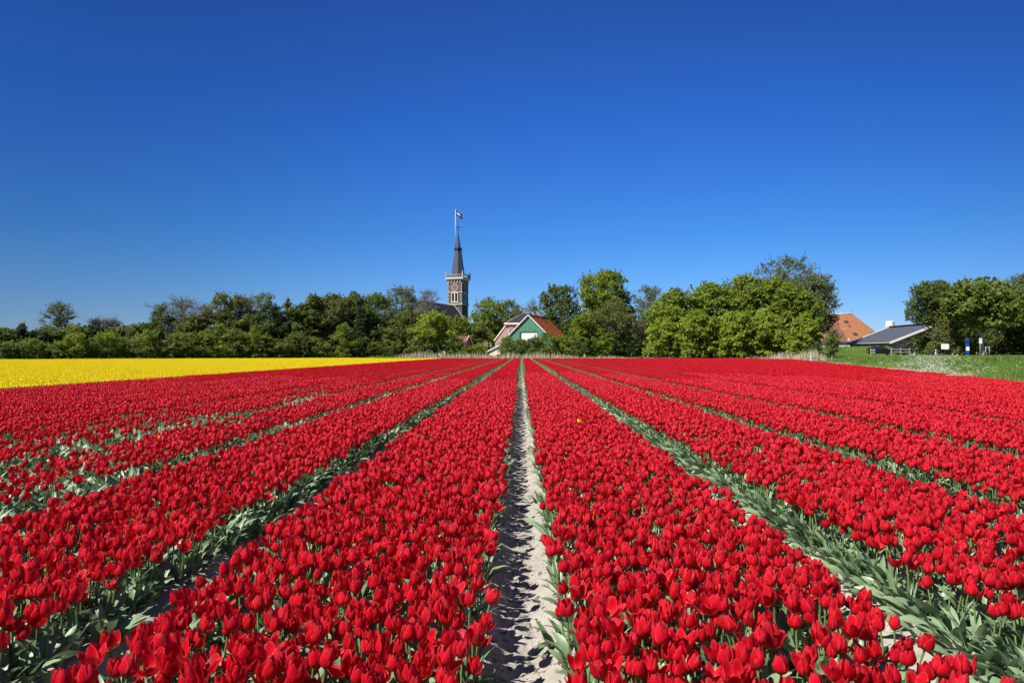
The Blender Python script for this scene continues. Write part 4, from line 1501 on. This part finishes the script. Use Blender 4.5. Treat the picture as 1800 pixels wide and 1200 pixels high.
wood_mass('undergrowth', [(-60, 125), (200, 140), (420, 155), (730, 170)], 4.5, 16000, 'dark', np.random.default_rng(5))
wood_mass('undergrowth', [(735, 186), (850, 190), (1000, 188), (1150, 180)], 4.0, 6000, 'dark', np.random.default_rng(6))
wood_mass('undergrowth', [(1620, 122), (1720, 120), (1950, 122)], 4.0, 7000, 'dark', np.random.default_rng(7))


# reeds and grasses
def blades(name, pts, hgt, spread, n, m, rng, wd=.02, label=None):
    P = [at(px, Y) for px, Y in pts]
    T = rng.uniform(0, len(P) - 1, n)
    i = np.minimum(T.astype(int), len(P) - 2)
    f = (T - i)[:, None]
    A = np.array([(p.x, p.y) for p in P])
    xy = A[i] * (1 - f) + A[i + 1] * f + rng.normal(0, spread, (n, 2))
    z = ground_h(xy[:, 0], xy[:, 1])
    h = hgt * rng.uniform(.3, 1.15, n) * (.45 + 1.0 * vnoise(xy[:, 0], xy[:, 1], .35, 9))
    a = rng.uniform(0, 2 * math.pi, n)
    w = wd * rng.uniform(.6, 1.5, n)
    dx, dy = np.cos(a) * w, np.sin(a) * w
    le = rng.normal(0, .16, (n, 2)) * h[:, None]
    b0 = np.stack([xy[:, 0] - dx, xy[:, 1] - dy, z - .03], 1)
    b1 = np.stack([xy[:, 0] + dx, xy[:, 1] + dy, z - .03], 1)
    m0 = np.stack([xy[:, 0] - dx + le[:, 0] * .4, xy[:, 1] - dy + le[:, 1] * .4, z + h * .6], 1)
    m1 = np.stack([xy[:, 0] + dx + le[:, 0] * .4, xy[:, 1] + dy + le[:, 1] * .4, z + h * .6], 1)
    tp = np.stack([xy[:, 0] + le[:, 0], xy[:, 1] + le[:, 1], z + h], 1)
    V = np.stack([b0, b1, m1, m0, tp], 1).reshape(-1, 3)
    o = np.arange(n) * 5
    Q = np.stack([o, o + 1, o + 2, o + 3], 1)
    Tt = np.stack([o + 3, o + 2, o + 4], 1)
    me = np_mesh(name, V, Q, Tt, attrs={'tint': np.repeat(rng.uniform(0, 1, n), 5)}, mats=[m])
    return tag(mesh_obj(name, me), kind='stuff')


rngb = np.random.default_rng(11)
blades('dry_reeds', [(706, 134), (800, 133), (900, 133), (1010, 133)], 1.35, .6, 2300, M['reed'], rngb, .03)
blades('dry_reeds', [(1350, 118), (1395, 112), (1440, 109)], 1.5, .9, 1500, M['reed'], rngb, .03)
blades('dry_reeds', [(1000, 132), (1200, 131), (1400, 122)], .6, .5, 2500, M['reed'], rngb, .03)
blades('grass_verge', [(640, 150), (720, 138), (900, 136), (1100, 135), (1300, 133), (1420, 118)], .7, 1.2, 9000, M['blade'], rngb, .04)
blades('grass_verge', [(-80, 112), (200, 122), (420, 142), (720, 150)], .45, 1.6, 8000, M['blade'], rngb, .04)

# bank: grass blades over the slope, taller herbs and cow parsley
rng = np.random.default_rng(12)
n = 120000
yy = 18 + 100 * rng.uniform(0, 1, n) ** 1.5
dd = rng.uniform(0.2, 1, n) ** 1.0
xb = RB0[0] + (yy - RB0[1]) * _rd[0] / _rd[1]
xx = xb + .4 + rng.uniform(0, 1, n) ** .9 * np.clip(.80 * yy + 4 - xb, 3, 45)
ok = (d_right(xx, yy) > .5)
xx, yy = np.concatenate([xx[ok], rng.uniform(48, 75, 14000)]), np.concatenate([yy[ok], rng.uniform(118, 136, 14000)])
rdp = np.array([(p.x, p.y) for p in road_pts])
ry_ = np.interp(xx, rdp[:, 0], rdp[:, 1]) if rdp[0, 0] < rdp[-1, 0] else np.interp(xx, rdp[::-1, 0], rdp[::-1, 1])
ok = (yy < ry_ - .3) | (yy > ry_ + 4)
xx, yy = xx[ok], yy[ok]
n = len(xx)
hh = (1 - .55 * sst(d_right(xx, yy), 9, 13)) * .24 * rng.uniform(.4, 1.2, n) * (.45 + 1.1 * vnoise(xx, yy, .22, 14))
z = ground_h(xx, yy)
a = rng.uniform(0, 2 * math.pi, n)
w = (.010 + .00042 * yy) * rng.uniform(.7, 1.4, n)
dx, dy = np.cos(a) * w, np.sin(a) * w
le = rng.normal(0, .3, (n, 2)) * hh[:, None]
V = np.stack([np.stack([xx - dx, yy - dy, z - .02], 1), np.stack([xx + dx, yy + dy, z - .02], 1), np.stack([xx + le[:, 0], yy + le[:, 1], z + hh], 1)], 1).reshape(-1, 3)
tint = np.repeat(np.clip(vnoise(xx, yy, .12, 15) * .9 + rng.uniform(-.2, .3, n), 0, 1), 3)
tag(mesh_obj('bank_grass', np_mesh('bank_grass', V, None, np.arange(3 * n).reshape(-1, 3), attrs={'tint': tint}, mats=[M['blade']])), kind='stuff')

um_v, um_q, um_m = [], [], []
C, N_, S_ = [], [], []
stem0, stem1 = [], []
rng = np.random.default_rng(13)
cnt = 0
while cnt < 300:
    px = rng.normal(1640, 30) if rng.uniform() < .85 else rng.uniform(1450, 1800)
    Y = rng.uniform(34, 80)
    p = at(px, Y)
    if d_right(p.x, p.y) < 1.2 or d_right(p.x, p.y) > 10:
        continue
    z = gz(p)
    h = rng.uniform(.3, .6)
    stem0.append((p.x, p.y, z)); stem1.append((p.x + rng.normal(0, .05), p.y, z + h * .8))
    for _ in range(rng.integers(4, 9)):
        c = np.array((p.x, p.y, z + h)) + rng.normal(0, 1, 3) * np.array((.14, .14, .08))
        stem0.append(stem1[cnt if False else -1]); stem1.append(tuple(c))
        for __ in range(7):
            C.append(c + rng.normal(0, 1, 3) * np.array((.03, .03, .008)))
            N_.append(rng.normal(0, .35, 3) + np.array((0, 0, 1)))
            S_.append(rng.uniform(.014, .028))
        stem1[-1] = tuple(c)
    cnt += 1
LV, LQ = rhombs(np.array(C), np.array(N_), np.array(S_), np.array(S_) * .8, rng)
TV, TQ = segs_mesh(stem0, stem1, np.full(len(stem0), .006), np.full(len(stem0), .004), 3)
me = np_mesh('cow_parsley', np.concatenate([LV, TV]), np.concatenate([LQ, TQ + len(LV)]), attrs={'tint': np.full(len(LV) + len(TV), .5)}, mats=[M['umbel'], M['blade']], mat_idx=np.concatenate([np.zeros(len(LQ)), np.ones(len(TQ))]))
tag(mesh_obj('cow_parsley', me), kind='stuff')


# ------------------------------------------------------------------ tulips
def petal_arrays(h, r, close, ang, tilt, half, rng, nu=4, nv=6):
    """One petal of the cup. close: radius at the mouth relative to r."""
    u = np.linspace(-1, 1, nu + 1)
    v = np.linspace(0, 1, nv + 1)
    U, Vv = np.meshgrid(u, v)
    wd = np.sin(np.pi * (np.clip(Vv, 0, 1) ** .85 * .95 + .05)) ** .44
    wd[-1] = .40
    prof = np.where(Vv < .42, np.sin(Vv / .42 * np.pi / 2) ** .75, 1 + (close - 1) * ((Vv - .42) / .58) ** 1.6)
    rad = r * (.10 + .90 * prof)
    a = ang + U * half * wd
    cup = 1 - .05 * (U ** 2) * (1 - Vv) + .10 * (U ** 2) * Vv * (close > .8)
    x, y = rad * cup * np.cos(a), rad * cup * np.sin(a)
    z = h * (Vv - .075 * U ** 2 * Vv)
    # lean the petal outwards about its foot
    ca, sa = math.cos(ang), math.sin(ang)
    o = x * ca + y * sa
    s = -x * sa + y * ca
    o2 = o * math.cos(tilt) + z * math.sin(tilt)
    z2 = -o * math.sin(tilt) + z * math.cos(tilt)
    jit = rng.normal(0, .0012, U.shape) * (Vv > .3)
    o2 = o2 + jit
    x, y = o2 * ca - s * sa, o2 * sa + s * ca
    P = np.stack([x, y, z2], -1).reshape(-1, 3)
    i = np.arange(nu)[None, :] + np.arange(nv)[:, None] * (nu + 1)
    Q = np.stack([i, i + 1, i + nu + 2, i + nu + 1], -1).reshape(-1, 4)
    return P, Q, U.ravel(), Vv.ravel()


def leaf_arrays(L, wd, ang, rise, droop, rng, nv=7, twist=0.0):
    """A long folded leaf from the foot of the stem."""
    v = np.linspace(0, 1, nv + 1)
    el = rise - droop * v ** 1.4
    ds = L / nv
    o = np.concatenate([[0], np.cumsum(np.cos(el[1:]) * ds)])
    z = np.concatenate([[0], np.cumsum(np.sin(el[1:]) * ds)])
    w = wd * (np.sin(np.pi * np.clip(v * .93 + .07, 0, 1)) ** .7) * .5
    w[-1] = .002
    P, Uu, Vv = [], [], []
    for k in range(nv + 1):
        tw = twist * v[k] + .15 * math.sin(4 * v[k] + ang)
        for s in (-1, 0, 1):
            f = abs(s) * w[k] * .45 * (1 - .5 * v[k])
            sx = s * w[k] * math.cos(tw)
            zz = s * w[k] * math.sin(tw)
            n_o, n_z = -math.sin(el[k]), math.cos(el[k])
            oo = o[k] + n_o * (f + zz)
            P.append((oo * math.cos(ang) - sx * math.sin(ang), oo * math.sin(ang) + sx * math.cos(ang), z[k] + n_z * (f + zz)))
            Uu.append(s); Vv.append(v[k])
    i = np.arange(2)[None, :] + np.arange(nv)[:, None] * 3
    Q = np.stack([i, i + 1, i + 4, i + 3], -1).reshape(-1, 4)
    return np.array(P), Q, np.array(Uu, float), np.array(Vv)


def stem_arrays(h, bend, rng, k=5, r=.0042):
    v = np.linspace(0, 1, 5)
    pts = np.stack([bend[0] * v ** 2, bend[1] * v ** 2, h * v], 1)
    V, Q = [], []
    for i in range(5):
        for j in range(k):
            a = 2 * math.pi * j / k
            V.append(pts[i] + np.array((r * math.cos(a), r * math.sin(a), 0)))
    for i in range(4):
        for j in range(k):
            Q.append((i * k + j, i * k + (j + 1) % k, (i + 1) * k + (j + 1) % k, (i + 1) * k + j))
    return np.array(V), np.array(Q), np.zeros(len(V)), np.repeat(v, k)


def tulip_parts(rng, style, nu=4, nv=6, leaves=3, height=None):
    """List of (part name, verts, quads, u, v, material slot)."""
    out = []
    h = height or rng.uniform(.235, .275)
    bend = rng.normal(0, .018, 2)
    out.append(('stem', *stem_arrays(h, bend, rng), 1))
    fh = rng.uniform(.063, .076)
    fr = rng.uniform(.0225, .0275)
    close = {'closed': rng.uniform(.30, .50), 'half': rng.uniform(.52, .74), 'open': rng.uniform(.95, 1.15)}[style]
    tilt = {'closed': 0.0, 'half': .05, 'open': .22}[style]
    a0 = rng.uniform(0, 6.28)
    top = np.array((bend[0], bend[1], h - .004))
    hd = Euler((bend[1] * -4 + rng.normal(0, .08), bend[0] * 4 + rng.normal(0, .08), 0)).to_matrix()
    hd = np.array(hd)
    for ring in (0, 1):
        for k in range(3):
            a = a0 + k * 2.094 + ring * 1.047 + rng.normal(0, .08)
            hh = fh * (1.0 if ring else .95) * rng.uniform(.95, 1.05)
            tl = tilt * (1.25 if ring == 0 else .6) + rng.normal(0, .05) + (rng.uniform(.15, .55) if rng.uniform() < (.22 if style != 'closed' else .08) else 0)
            P, Q, U, V = petal_arrays(hh, fr * (.94 if ring else 1.06), close, a, tl, .92 if ring == 0 else .85, rng, nu, nv)
            out.append(('petal', P @ hd.T + top, Q, U, V, 0))
    a1 = rng.uniform(0, 6.28)
    for k in range(leaves):
        P, Q, U, V = leaf_arrays(rng.uniform(.13, .19), rng.uniform(.028, .045), a1 + k * 2.3 + rng.normal(0, .3), rng.uniform(1.15, 1.45), rng.uniform(.4, 1.3), rng, 6, rng.normal(0, .5))
        out.append(('leaf', P + np.array((0, 0, .01 + .03 * k)), Q, U, V, 2))
    return out


def join_parts(name, parts, mats, rng):
    Vs, Qs, us, vs, ti, mi = [], [], [], [], [], []
    b = 0
    for nm, P, Q, U, V, m in parts:
        Vs.append(P); Qs.append(Q + b); us.append(U); vs.append(V)
        ti.append(np.full(len(P), rng.uniform()))
        mi.append(np.full(len(Q), m))
        b += len(P)
    return np_mesh(name, np.concatenate(Vs), np.concatenate(Qs), attrs={'u': np.concatenate(us), 'v': np.concatenate(vs), 'tint': np.concatenate(ti)}, smooth=True, mats=mats, mat_idx=np.concatenate(mi))


RM = [M['petal'], M['stem'], M['leaf']]
YM = [M['ypetal'], M['stem'], M['leaf']]
rt = np.random.default_rng(21)
STY = ['closed', 'half', 'closed', 'half', 'closed', 'closed', 'half', 'half', 'closed', 'open', 'half', 'closed', 'half', 'open', 'closed', 'half', 'half', 'open']
VAR = [tulip_parts(rt, s) for s in STY]
VAR_ME = [join_parts('tulip', p, RM, rt) for p in VAR]


def proto_coll(name, meshes):
    """Unlinked collection of source objects for the scattered mass."""
    c = bpy.data.collections.new(name)
    for i, me in enumerate(meshes):
        o = bpy.data.objects.new(f'{name}.{i:03d}', me)
        c.objects.link(o)
    return c


def scatter(name, coll, pts, idx, rot, scl):
    """ONE object that instances coll's objects on pts."""
    me = bpy.data.meshes.new(name)
    n = len(pts)
    me.vertices.add(n)
    me.vertices.foreach_set('co', np.asarray(pts, np.float32).ravel())
    a = me.attributes.new('idx', 'INT', 'POINT')
    a.data.foreach_set('value', np.asarray(idx, np.int32))
    a = me.attributes.new('rot', 'FLOAT_VECTOR', 'POINT')
    a.data.foreach_set('vector', np.asarray(rot, np.float32).ravel())
    a = me.attributes.new('scl', 'FLOAT_VECTOR', 'POINT')
    a.data.foreach_set('vector', np.asarray(scl, np.float32).ravel())
    o = mesh_obj(name, me)
    g = bpy.data.node_groups.new(name, 'GeometryNodeTree')
    g.interface.new_socket('Geometry', in_out='INPUT', socket_type='NodeSocketGeometry')
    g.interface.new_socket('Geometry', in_out='OUTPUT', socket_type='NodeSocketGeometry')
    N, L = g.nodes, g.links
    gi, go = N.new('NodeGroupInput'), N.new('NodeGroupOutput')
    ci = N.new('GeometryNodeCollectionInfo')
    ci.inputs['Collection'].default_value = coll
    ci.inputs['Separate Children'].default_value = True
    ci.inputs['Reset Children'].default_value = True
    ip = N.new('GeometryNodeInstanceOnPoints')
    ip.inputs['Pick Instance'].default_value = True

    def named(nm, ty):
        x = N.new('GeometryNodeInputNamedAttribute')
        x.data_type = ty
        x.inputs['Name'].default_value = nm
        return x.outputs['Attribute']
    L.new(gi.outputs[0], ip.inputs['Points'])
    L.new(ci.outputs[0], ip.inputs['Instance'])
    L.new(named('idx', 'INT'), ip.inputs['Instance Index'])
    e2r = N.new('FunctionNodeEulerToRotation')
    L.new(named('rot', 'FLOAT_VECTOR'), e2r.inputs[0])
    L.new(e2r.outputs[0], ip.inputs['Rotation'])
    L.new(named('scl', 'FLOAT_VECTOR'), ip.inputs['Scale'])
    L.new(ip.outputs[0], go.inputs[0])
    md = o.modifiers.new('scatter', 'NODES')
    md.node_group = g
    return tag(o, kind='stuff')


def beds(xmin, xmax):
    return [(a + ha, b - hb) for (a, ha), (b, hb) in zip(FUR, FUR[1:]) if a >= xmin - .01 and b <= xmax + .01]


def density(x, y):
    """Share of the plants that carry a flower."""
    d = np.ones_like(x)
    nz = vnoise(x, y, 1.3, 31)
    d -= .22 * (nz > .72)
    thin = sst(x, -7.8, -6.2) * (1 - sst(x, -3.7, -3.3))
    d -= thin * (.22 + .5 * (vnoise(x * 1.5, y * .5, 1.2, 32) > .55)) * (1 - sst(y, 26, 60))
    d -= .68 * ((x > -1.75) & (x < -.1) & (y > 25) & (y < 31))
    d -= .6 * ((x > 1.9) & (x < 2.7) & (y > 45) & (y < 62))
    thin3 = sst(x, 1.7, 1.9) * (1 - sst(x, 2.6, 3.4)) * (1 - sst(y, 9, 14))
    d -= .30 * thin3 * (vnoise(x, y, 2.5, 33) > .45)
    return d


def near_lim(x0):
    """How far single plants go in the bed that starts at x0; clumps carry on from there."""
    return 24.0 + 13.0 * ((math.sin(x0 * 12.9898) * 43758.5453) % 1.0)


SP = .0705                                                   # spacing of the plants
PX, PY, PE = [], [], []
for x0, x1 in beds(-15, 32):
    nrow = max(2, int(round((x1 - x0) / SP)))
    for r_ in range(nrow + 1):
        xr = x0 + (x1 - x0) * r_ / nrow
        ymin = max(.35, (abs(xr) - 2.2) / .80)
        if ymin > near_lim(x0):
            continue
        m_ = int((near_lim(x0) - ymin) / SP)
        if m_ < 1:
            continue
        ys = ymin + np.arange(m_) * SP + rt.uniform(-.045, .045, m_)
        PX.append(np.full(m_, xr) + rt.normal(0, .02, m_)); PY.append(ys)
        PE.append(np.full(m_, -1 if r_ == 0 else (1 if r_ == nrow else 0)))
PX, PY, PE = np.concatenate(PX), np.concatenate(PY), np.concatenate(PE)
keep = (d_right(PX, PY) < -.3) & (PX > -14.7) & (PX < 40)
PX, PY, PE = PX[keep], PY[keep], PE[keep]
flower = rt.uniform(0, 1, len(PX)) < density(PX, PY) * .97
FX, FY = PX[flower], PY[flower]
n = len(FX)
FZ = soil_h(FX, FY) - .01
FI = rt.integers(0, len(VAR), n)
edge = PE[flower]
FR = np.stack([rt.normal(0, .09, n), rt.normal(0, .09, n) + .04 * edge, rt.uniform(0, 6.28, n)], 1)
FS = rt.uniform(.86, 1.07, n) * (.97 + .06 * vnoise(FX, FY, .9, 35))
# which of them show largest: nearest in the frame
cam_inv = np.array(CAM_M.transposed())
rel = np.stack([FX, FY, FZ + .3 - CAM_H], 1) @ cam_inv.T
ix = rel[:, 0] / -rel[:, 2] * 1200 + 900
iy = 600 - rel[:, 1] / -rel[:, 2] * 1200
inframe = (ix > -5) & (ix < 1805) & (iy < 1212)
order = np.argsort(np.where(inframe, -rel[:, 2], 1e9))
single = order[:300]
rest = np.setdiff1d(np.arange(n), single)

# the 300 largest: each a thing of its own
PART_ME = []
for p in VAR:
    lst = []
    for nm, P, Q, U, V, m in p:
        lst.append((nm, np_mesh(nm, P, Q, attrs={'u': U, 'v': V, 'tint': np.full(len(P), rt.uniform())}, smooth=True, mats=[RM[m]])))
    PART_ME.append(lst)
PROTO = []
for lst in PART_ME:
    root = bpy.data.objects.new('tulip', None)
    root.empty_display_size = .05
    PROTO.append((root, [bpy.data.objects.new(nm, me) for nm, me in lst]))
SHORT = {'closed': 'closed tulip', 'half': 'half-open tulip', 'open': 'wide-open tulip'}
for i in single:
    root, kids = PROTO[FI[i]]
    o = root.copy()
    o.location = (FX[i], FY[i], FZ[i])
    o.rotation_euler = FR[i]
    o.scale = (FS[i],) * 3
    COL.objects.link(o)
    x = FX[i]
    where = ('left of the dark furrow' if x < -1.7 else 'left of the bare soil furrow' if x < 0 else 'right of the bare soil furrow' if x < 1.71 else 'beyond the leafy green strip')
    row = 'at the picture bottom' if iy[i] > 1120 else 'slightly further back'
    rim = ' on the bed rim' if edge[i] else ''
    b0, b1 = [q for q in zip(FC, FC[1:]) if q[0] <= x < q[1]][0]
    f3 = (x - b0) / (b1 - b0)
    side = '' if edge[i] else ', left side of bed' if f3 < .4 else ', right side of bed' if f3 > .6 else ', middle of bed'
    tag(o, f'{SHORT[STY[FI[i]]]}{rim} {where}, {row}{side}', 'tulip', 'red tulips nearest the camera')
    for kd in kids:
        c = kd.copy()
        c.parent = o
        COL.objects.link(c)
tul_c = proto_coll('tulip_source', VAR_ME)

# leaf tufts on the flanks of the beds and where flowers are missing
LEAFM = [M['leaf']]


def tuft(rng, n, spread, Lr, out=0.0):
    parts = []
    for k in range(n):
        a = rng.uniform(0, 6.28)
        if out:
            a = rng.normal(0, .75)
        P, Q, U, V = leaf_arrays(rng.uniform(*Lr) * .88, rng.uniform(.030, .054), a, rng.uniform(.75, 1.4), rng.uniform(.3, 1.1), rng, 6, rng.normal(0, .6))
        parts.append(('leaf', P + np.array((rng.normal(0, spread), rng.normal(0, spread), 0)), Q, U, V, 0))
    return join_parts('leaf_tuft', parts, LEAFM, rng)


TUFT = [tuft(rt, 5, .03, (.16, .27)) for _ in range(5)] + [tuft(rt, 5, .03, (.15, .26), 1) for _ in range(7)]
tuft_c = proto_coll('tuft_source', TUFT)
# everywhere without a flower
GX, GY = PX[~flower], PY[~flower]
lp = [np.stack([GX, GY, soil_h(GX, GY)], 1)]
li = [rt.integers(0, 5, len(GX))]
lr = [np.stack([np.zeros(len(GX)), np.zeros(len(GX)), rt.uniform(0, 6.28, len(GX))], 1)]
ls = [rt.uniform(.8, 1.2, len(GX))]
for sg in (-1, 1):                                          # flanks: leaves leaning out over the furrow
    for rep in (0, 1):
        e_ = PE == sg
        x = PX[e_] + sg * ((.015 if sg < 0 else -.01) + .055 * rep) + rt.normal(0, .03, e_.sum())
        y = PY[e_] + rt.normal(0, .04, e_.sum())
        kp = (rt.uniform(0, 1, len(x)) < ((.95, .75) if sg < 0 else (.45, .04))[rep]) & ~((np.abs(x) < .35) & (rt.uniform(0, 1, len(x)) < .75 + .22 * rep))
        x, y = x[kp], y[kp]
        lp.append(np.stack([x, y, soil_h(x, y) - .005], 1))
        li.append(rt.integers(5, 12, len(x)))
        lr.append(np.stack([np.zeros(len(x)), np.zeros(len(x)), (0 if sg > 0 else math.pi) + rt.normal(0, .45, len(x))], 1))
        ls.append(rt.uniform(.75, 1.2, len(x)) * np.where(np.abs(x) < .4, .68, 1.0))

# far part of the field: clumps of small plain tulips
def low_tulip(rng, x, y, mats, sc=1.0):
    st = ('closed', 'half', 'half', 'open')[int(rng.integers(0, 4))]
    off = np.array((x, y, 0))
    out = []
    for nm, P, Q, U, V, m in tulip_parts(rng, st, 2, 3, 2):
        if nm == 'stem':
            s_ = .005
            h = P[:, 2].max()
            t_ = P[-5:].mean(0)
            P = np.array([(-s_, 0, 0), (s_, 0, 0), (t_[0] + s_, t_[1], h), (t_[0] - s_, t_[1], h)])
            Q, U, V = np.array([(0, 1, 2, 3)]), np.zeros(4), np.zeros(4)
        out.append((nm, P + off, Q, U * (.82 if m == 0 else 1), V * (.9 if m == 0 else 1), m))
    return out


CW, CL = .66, .7


def clump(rng, mats, dens=1.0):
    parts = []
    nx, ny = 9, 9
    for i in range(nx):
        for j in range(ny):
            if rng.uniform() > dens:
                continue
            x = -CW / 2 + CW * (i + .5) / nx + rng.normal(0, .022)
            y = -CL / 2 + CL * (j + .5) / ny + rng.normal(0, .03)
            parts += low_tulip(rng, x, y, mats)
    return join_parts('tulip_clump', parts, mats, rng)


CL_R = [clump(rt, RM, .92) for _ in range(8)] + [clump(rt, RM, .55) for _ in range(3)]
CL_Y = [clump(rt, YM, .8) for _ in range(5)]
CL_L = []
for _ in range(4):
    parts = []
    for k in range(14):
        P, Q, U, V = leaf_arrays(rt.uniform(.15, .26), rt.uniform(.04, .06), rt.uniform(0, 6.28), rt.uniform(.7, 1.4), rt.uniform(.3, 1.0), rt, 3)
        parts.append(('leaf', P + np.array((rt.normal(0, .05), rt.uniform(-.35, .35), 0)), Q, U, V, 0))
    CL_L.append(join_parts('leaf_clump', parts, LEAFM, rt))


def clumps_in(bl, y_of, y_end, keepf):
    X, Y, S = [], [], []
    for x0, x1 in bl:
        yb = y_of if y_of else near_lim(x0)
        x0, x1 = x0 + .05, x1 - .05
        nx = max(1, int(round((x1 - x0) / CW)))
        for i in range(nx):
            xc = x0 + (x1 - x0) * (i + .5) / nx
            y0, y1 = max(yb, (abs(xc) - 3.0) / .80), float(y_end(xc))
            if y1 <= y0:
                continue
            ys = np.arange(y0 + CL / 2, y1, CL)
            X.append(np.full(len(ys), xc)); Y.append(ys); S.append(np.full(len(ys), (x1 - x0) / nx / CW))
    X, Y, S = np.concatenate(X), np.concatenate(Y), np.concatenate(S)
    k = keepf(X, Y)
    return X[k], Y[k], S[k]


bl = beds(-15, 50)
X, Y, S = clumps_in(bl, None, far_edge, lambda x, y: (d_right(x, y) < -.6))
d = density(X, Y)
thin_ = rt.uniform(0, 1, len(X)) > d
none = d < .3
ci_ = np.where(thin_, rt.integers(8, 11, len(X)), rt.integers(0, 8, len(X)))
red_far = (X[~none], Y[~none], S[~none], ci_[~none])
nn = len(FX[rest])
fx, fy, fs, fi = red_far
allc = proto_coll('red_tulip_source', VAR_ME + CL_R)
nv_ = len(VAR_ME)
P_ = np.concatenate([np.stack([FX[rest], FY[rest], FZ[rest]], 1), np.stack([fx, fy, .095 + 0 * fx], 1)])
I_ = np.concatenate([FI[rest], fi + nv_])
R_ = np.concatenate([FR[rest], np.stack([0 * fx, 0 * fx, rt.integers(0, 2, len(fx)) * math.pi], 1)])
S_ = np.concatenate([np.repeat(FS[rest][:, None], 3, 1), np.stack([fs, 0 * fs + 1, rt.uniform(.94, 1.06, len(fs))], 1)])
scatter('red_tulips', allc, P_, I_, R_, S_)

# leaf clumps on the flanks far away, and in the bare patch
for x0, x1 in bl:
    for sg, xe in ((-1, x0), (1, x1)):
        y0, y1 = max(near_lim(x0), (abs(xe) - 3) / .8), float(far_edge(xe))
        if y1 <= y0:
            continue
        ys = np.arange(y0, y1, .7)
        k = d_right(np.full(len(ys), xe), ys) < -.6
        ys = ys[k]
        lp.append(np.stack([xe + sg * .05 + 0 * ys, ys, .075 + 0 * ys], 1))
        li.append(12 + rt.integers(0, 4, len(ys)))
        lr.append(np.zeros((len(ys), 3)))
        ls.append(rt.uniform(.85, 1.1, len(ys)))
for xq, yq in zip(X[none], Y[none]):
    for k in (-.2, 0, .2):
        lp.append(np.array([(xq + k, yq, .085)])); li.append(rt.integers(12, 16, 1)); lr.append(np.zeros((1, 3))); ls.append(np.ones(1))
leafc = proto_coll('leaf_source', TUFT + CL_L)
ls_ = np.concatenate(ls)
scatter('tulip_leaves', leafc, np.concatenate(lp), np.concatenate(li), np.concatenate(lr), np.repeat(ls_[:, None], 3, 1))

# yellow field
bly = beds(-118, -14.9)
X, Y, S = clumps_in(bly, 12, far_edge, lambda x, y: np.ones(len(x), bool))
yt = [join_parts('yellow_tulip', tulip_parts(rt, s, 3, 3, 2, height=.27), YM, rt) for s in ('closed', 'half', 'half', 'open')]
# the 300 that show largest, along the near edge, one by one
cand = []
xe = bly[-1][1]
for r_ in range(5):
    for y in np.arange(18.6, 25, .115):
        cand.append((xe - .05 - r_ * .115 + rt.normal(0, .02), y + rt.normal(0, .02)))
cand = [c for c in cand if c[0] > -.785 * c[1] - .3]
cand.sort(key=lambda c: c[1])
cand = cand[:300]
yy1 = max(c[1] for c in cand)
for x, y in cand:
    o = mesh_obj('yellow_tulip', yt[int(rt.integers(0, 4))], None, (x, y, .095), (rt.normal(0, .08), rt.normal(0, .08), rt.uniform(0, 6.28)))
    tag(o, 'yellow tulip at the near left corner of the yellow field', 'tulip', 'yellow tulips nearest the red field')
blk = ~((X > xe - .66) & (Y > 18.3) & (Y < yy1))
X, Y, S = X[blk], Y[blk], S[blk]
sc_ = np.stack([S, 0 * S + 1, rt.uniform(.94, 1.06, len(S))], 1)
scatter('yellow_tulips', proto_coll('yellow_source', CL_Y), np.stack([X, Y, .095 + 0 * X], 1), rt.integers(0, 5, len(X)), np.stack([0 * X, 0 * X, rt.integers(0, 2, len(X)) * math.pi], 1), sc_)

# two strays
for px, py, key, lab in ((1015, 741, 'ypetal', 'single yellow tulip among the red ones right of the soil furrow'), (284, 773, 'opetal', 'single orange tulip among the red ones on the left')):
    Yq = (CAM_H - .38) / ((py - 620) / 1200)
    p = at(px, Yq)
    parts = tulip_parts(rt, 'half', height=.28)
    t = thing('stray_tulip', lab, 'tulip', (p.x, p.y, .09))
    for nm, P, Q, U, V, m in parts:
        me = np_mesh(nm, P, Q, attrs={'u': U, 'v': V, 'tint': np.full(len(P), .3)}, smooth=True, mats=[[M[key], M['stem'], M['leaf']][m]])
        mesh_obj(nm, me, t)

# clods and dry crumbs in the furrows
def clod(rng):
    mb = MB()
    n = 6
    vs = [(0, 0, .5)] + [(math.cos(a) * rng.uniform(.7, 1.2), math.sin(a) * rng.uniform(.7, 1.2), rng.uniform(-.1, .25)) for a in np.linspace(0, 2 * math.pi, n, endpoint=False)] + [(0, 0, -.4)]
    fs = [(0, 1 + k, 1 + (k + 1) % n) for k in range(n)] + [(n + 1, 1 + (k + 1) % n, 1 + k) for k in range(n)]
    return mb.add(vs, fs).mesh('clod', M['soil'])


CLD = proto_coll('clod_source', [clod(rt) for _ in range(5)])
n = 5200
fc = rt.choice([-1.70, 0, 0, 0, 0, 1.71], n)
x = fc + rt.normal(0, .12, n)
y = 1.3 + 14 * rt.uniform(0, 1, n) ** 1.8
s = np.exp(rt.normal(math.log(.006), .5, n))
scatter('soil_crumbs', CLD, np.stack([x, y, soil_h(x, y) + s * .1], 1), rt.integers(0, 5, n), np.stack([rt.normal(0, .3, n), rt.normal(0, .3, n), rt.uniform(0, 6.28, n)], 1), np.stack([s, s * rt.uniform(.7, 1.2, n), s * rt.uniform(.5, 1, n)], 1))
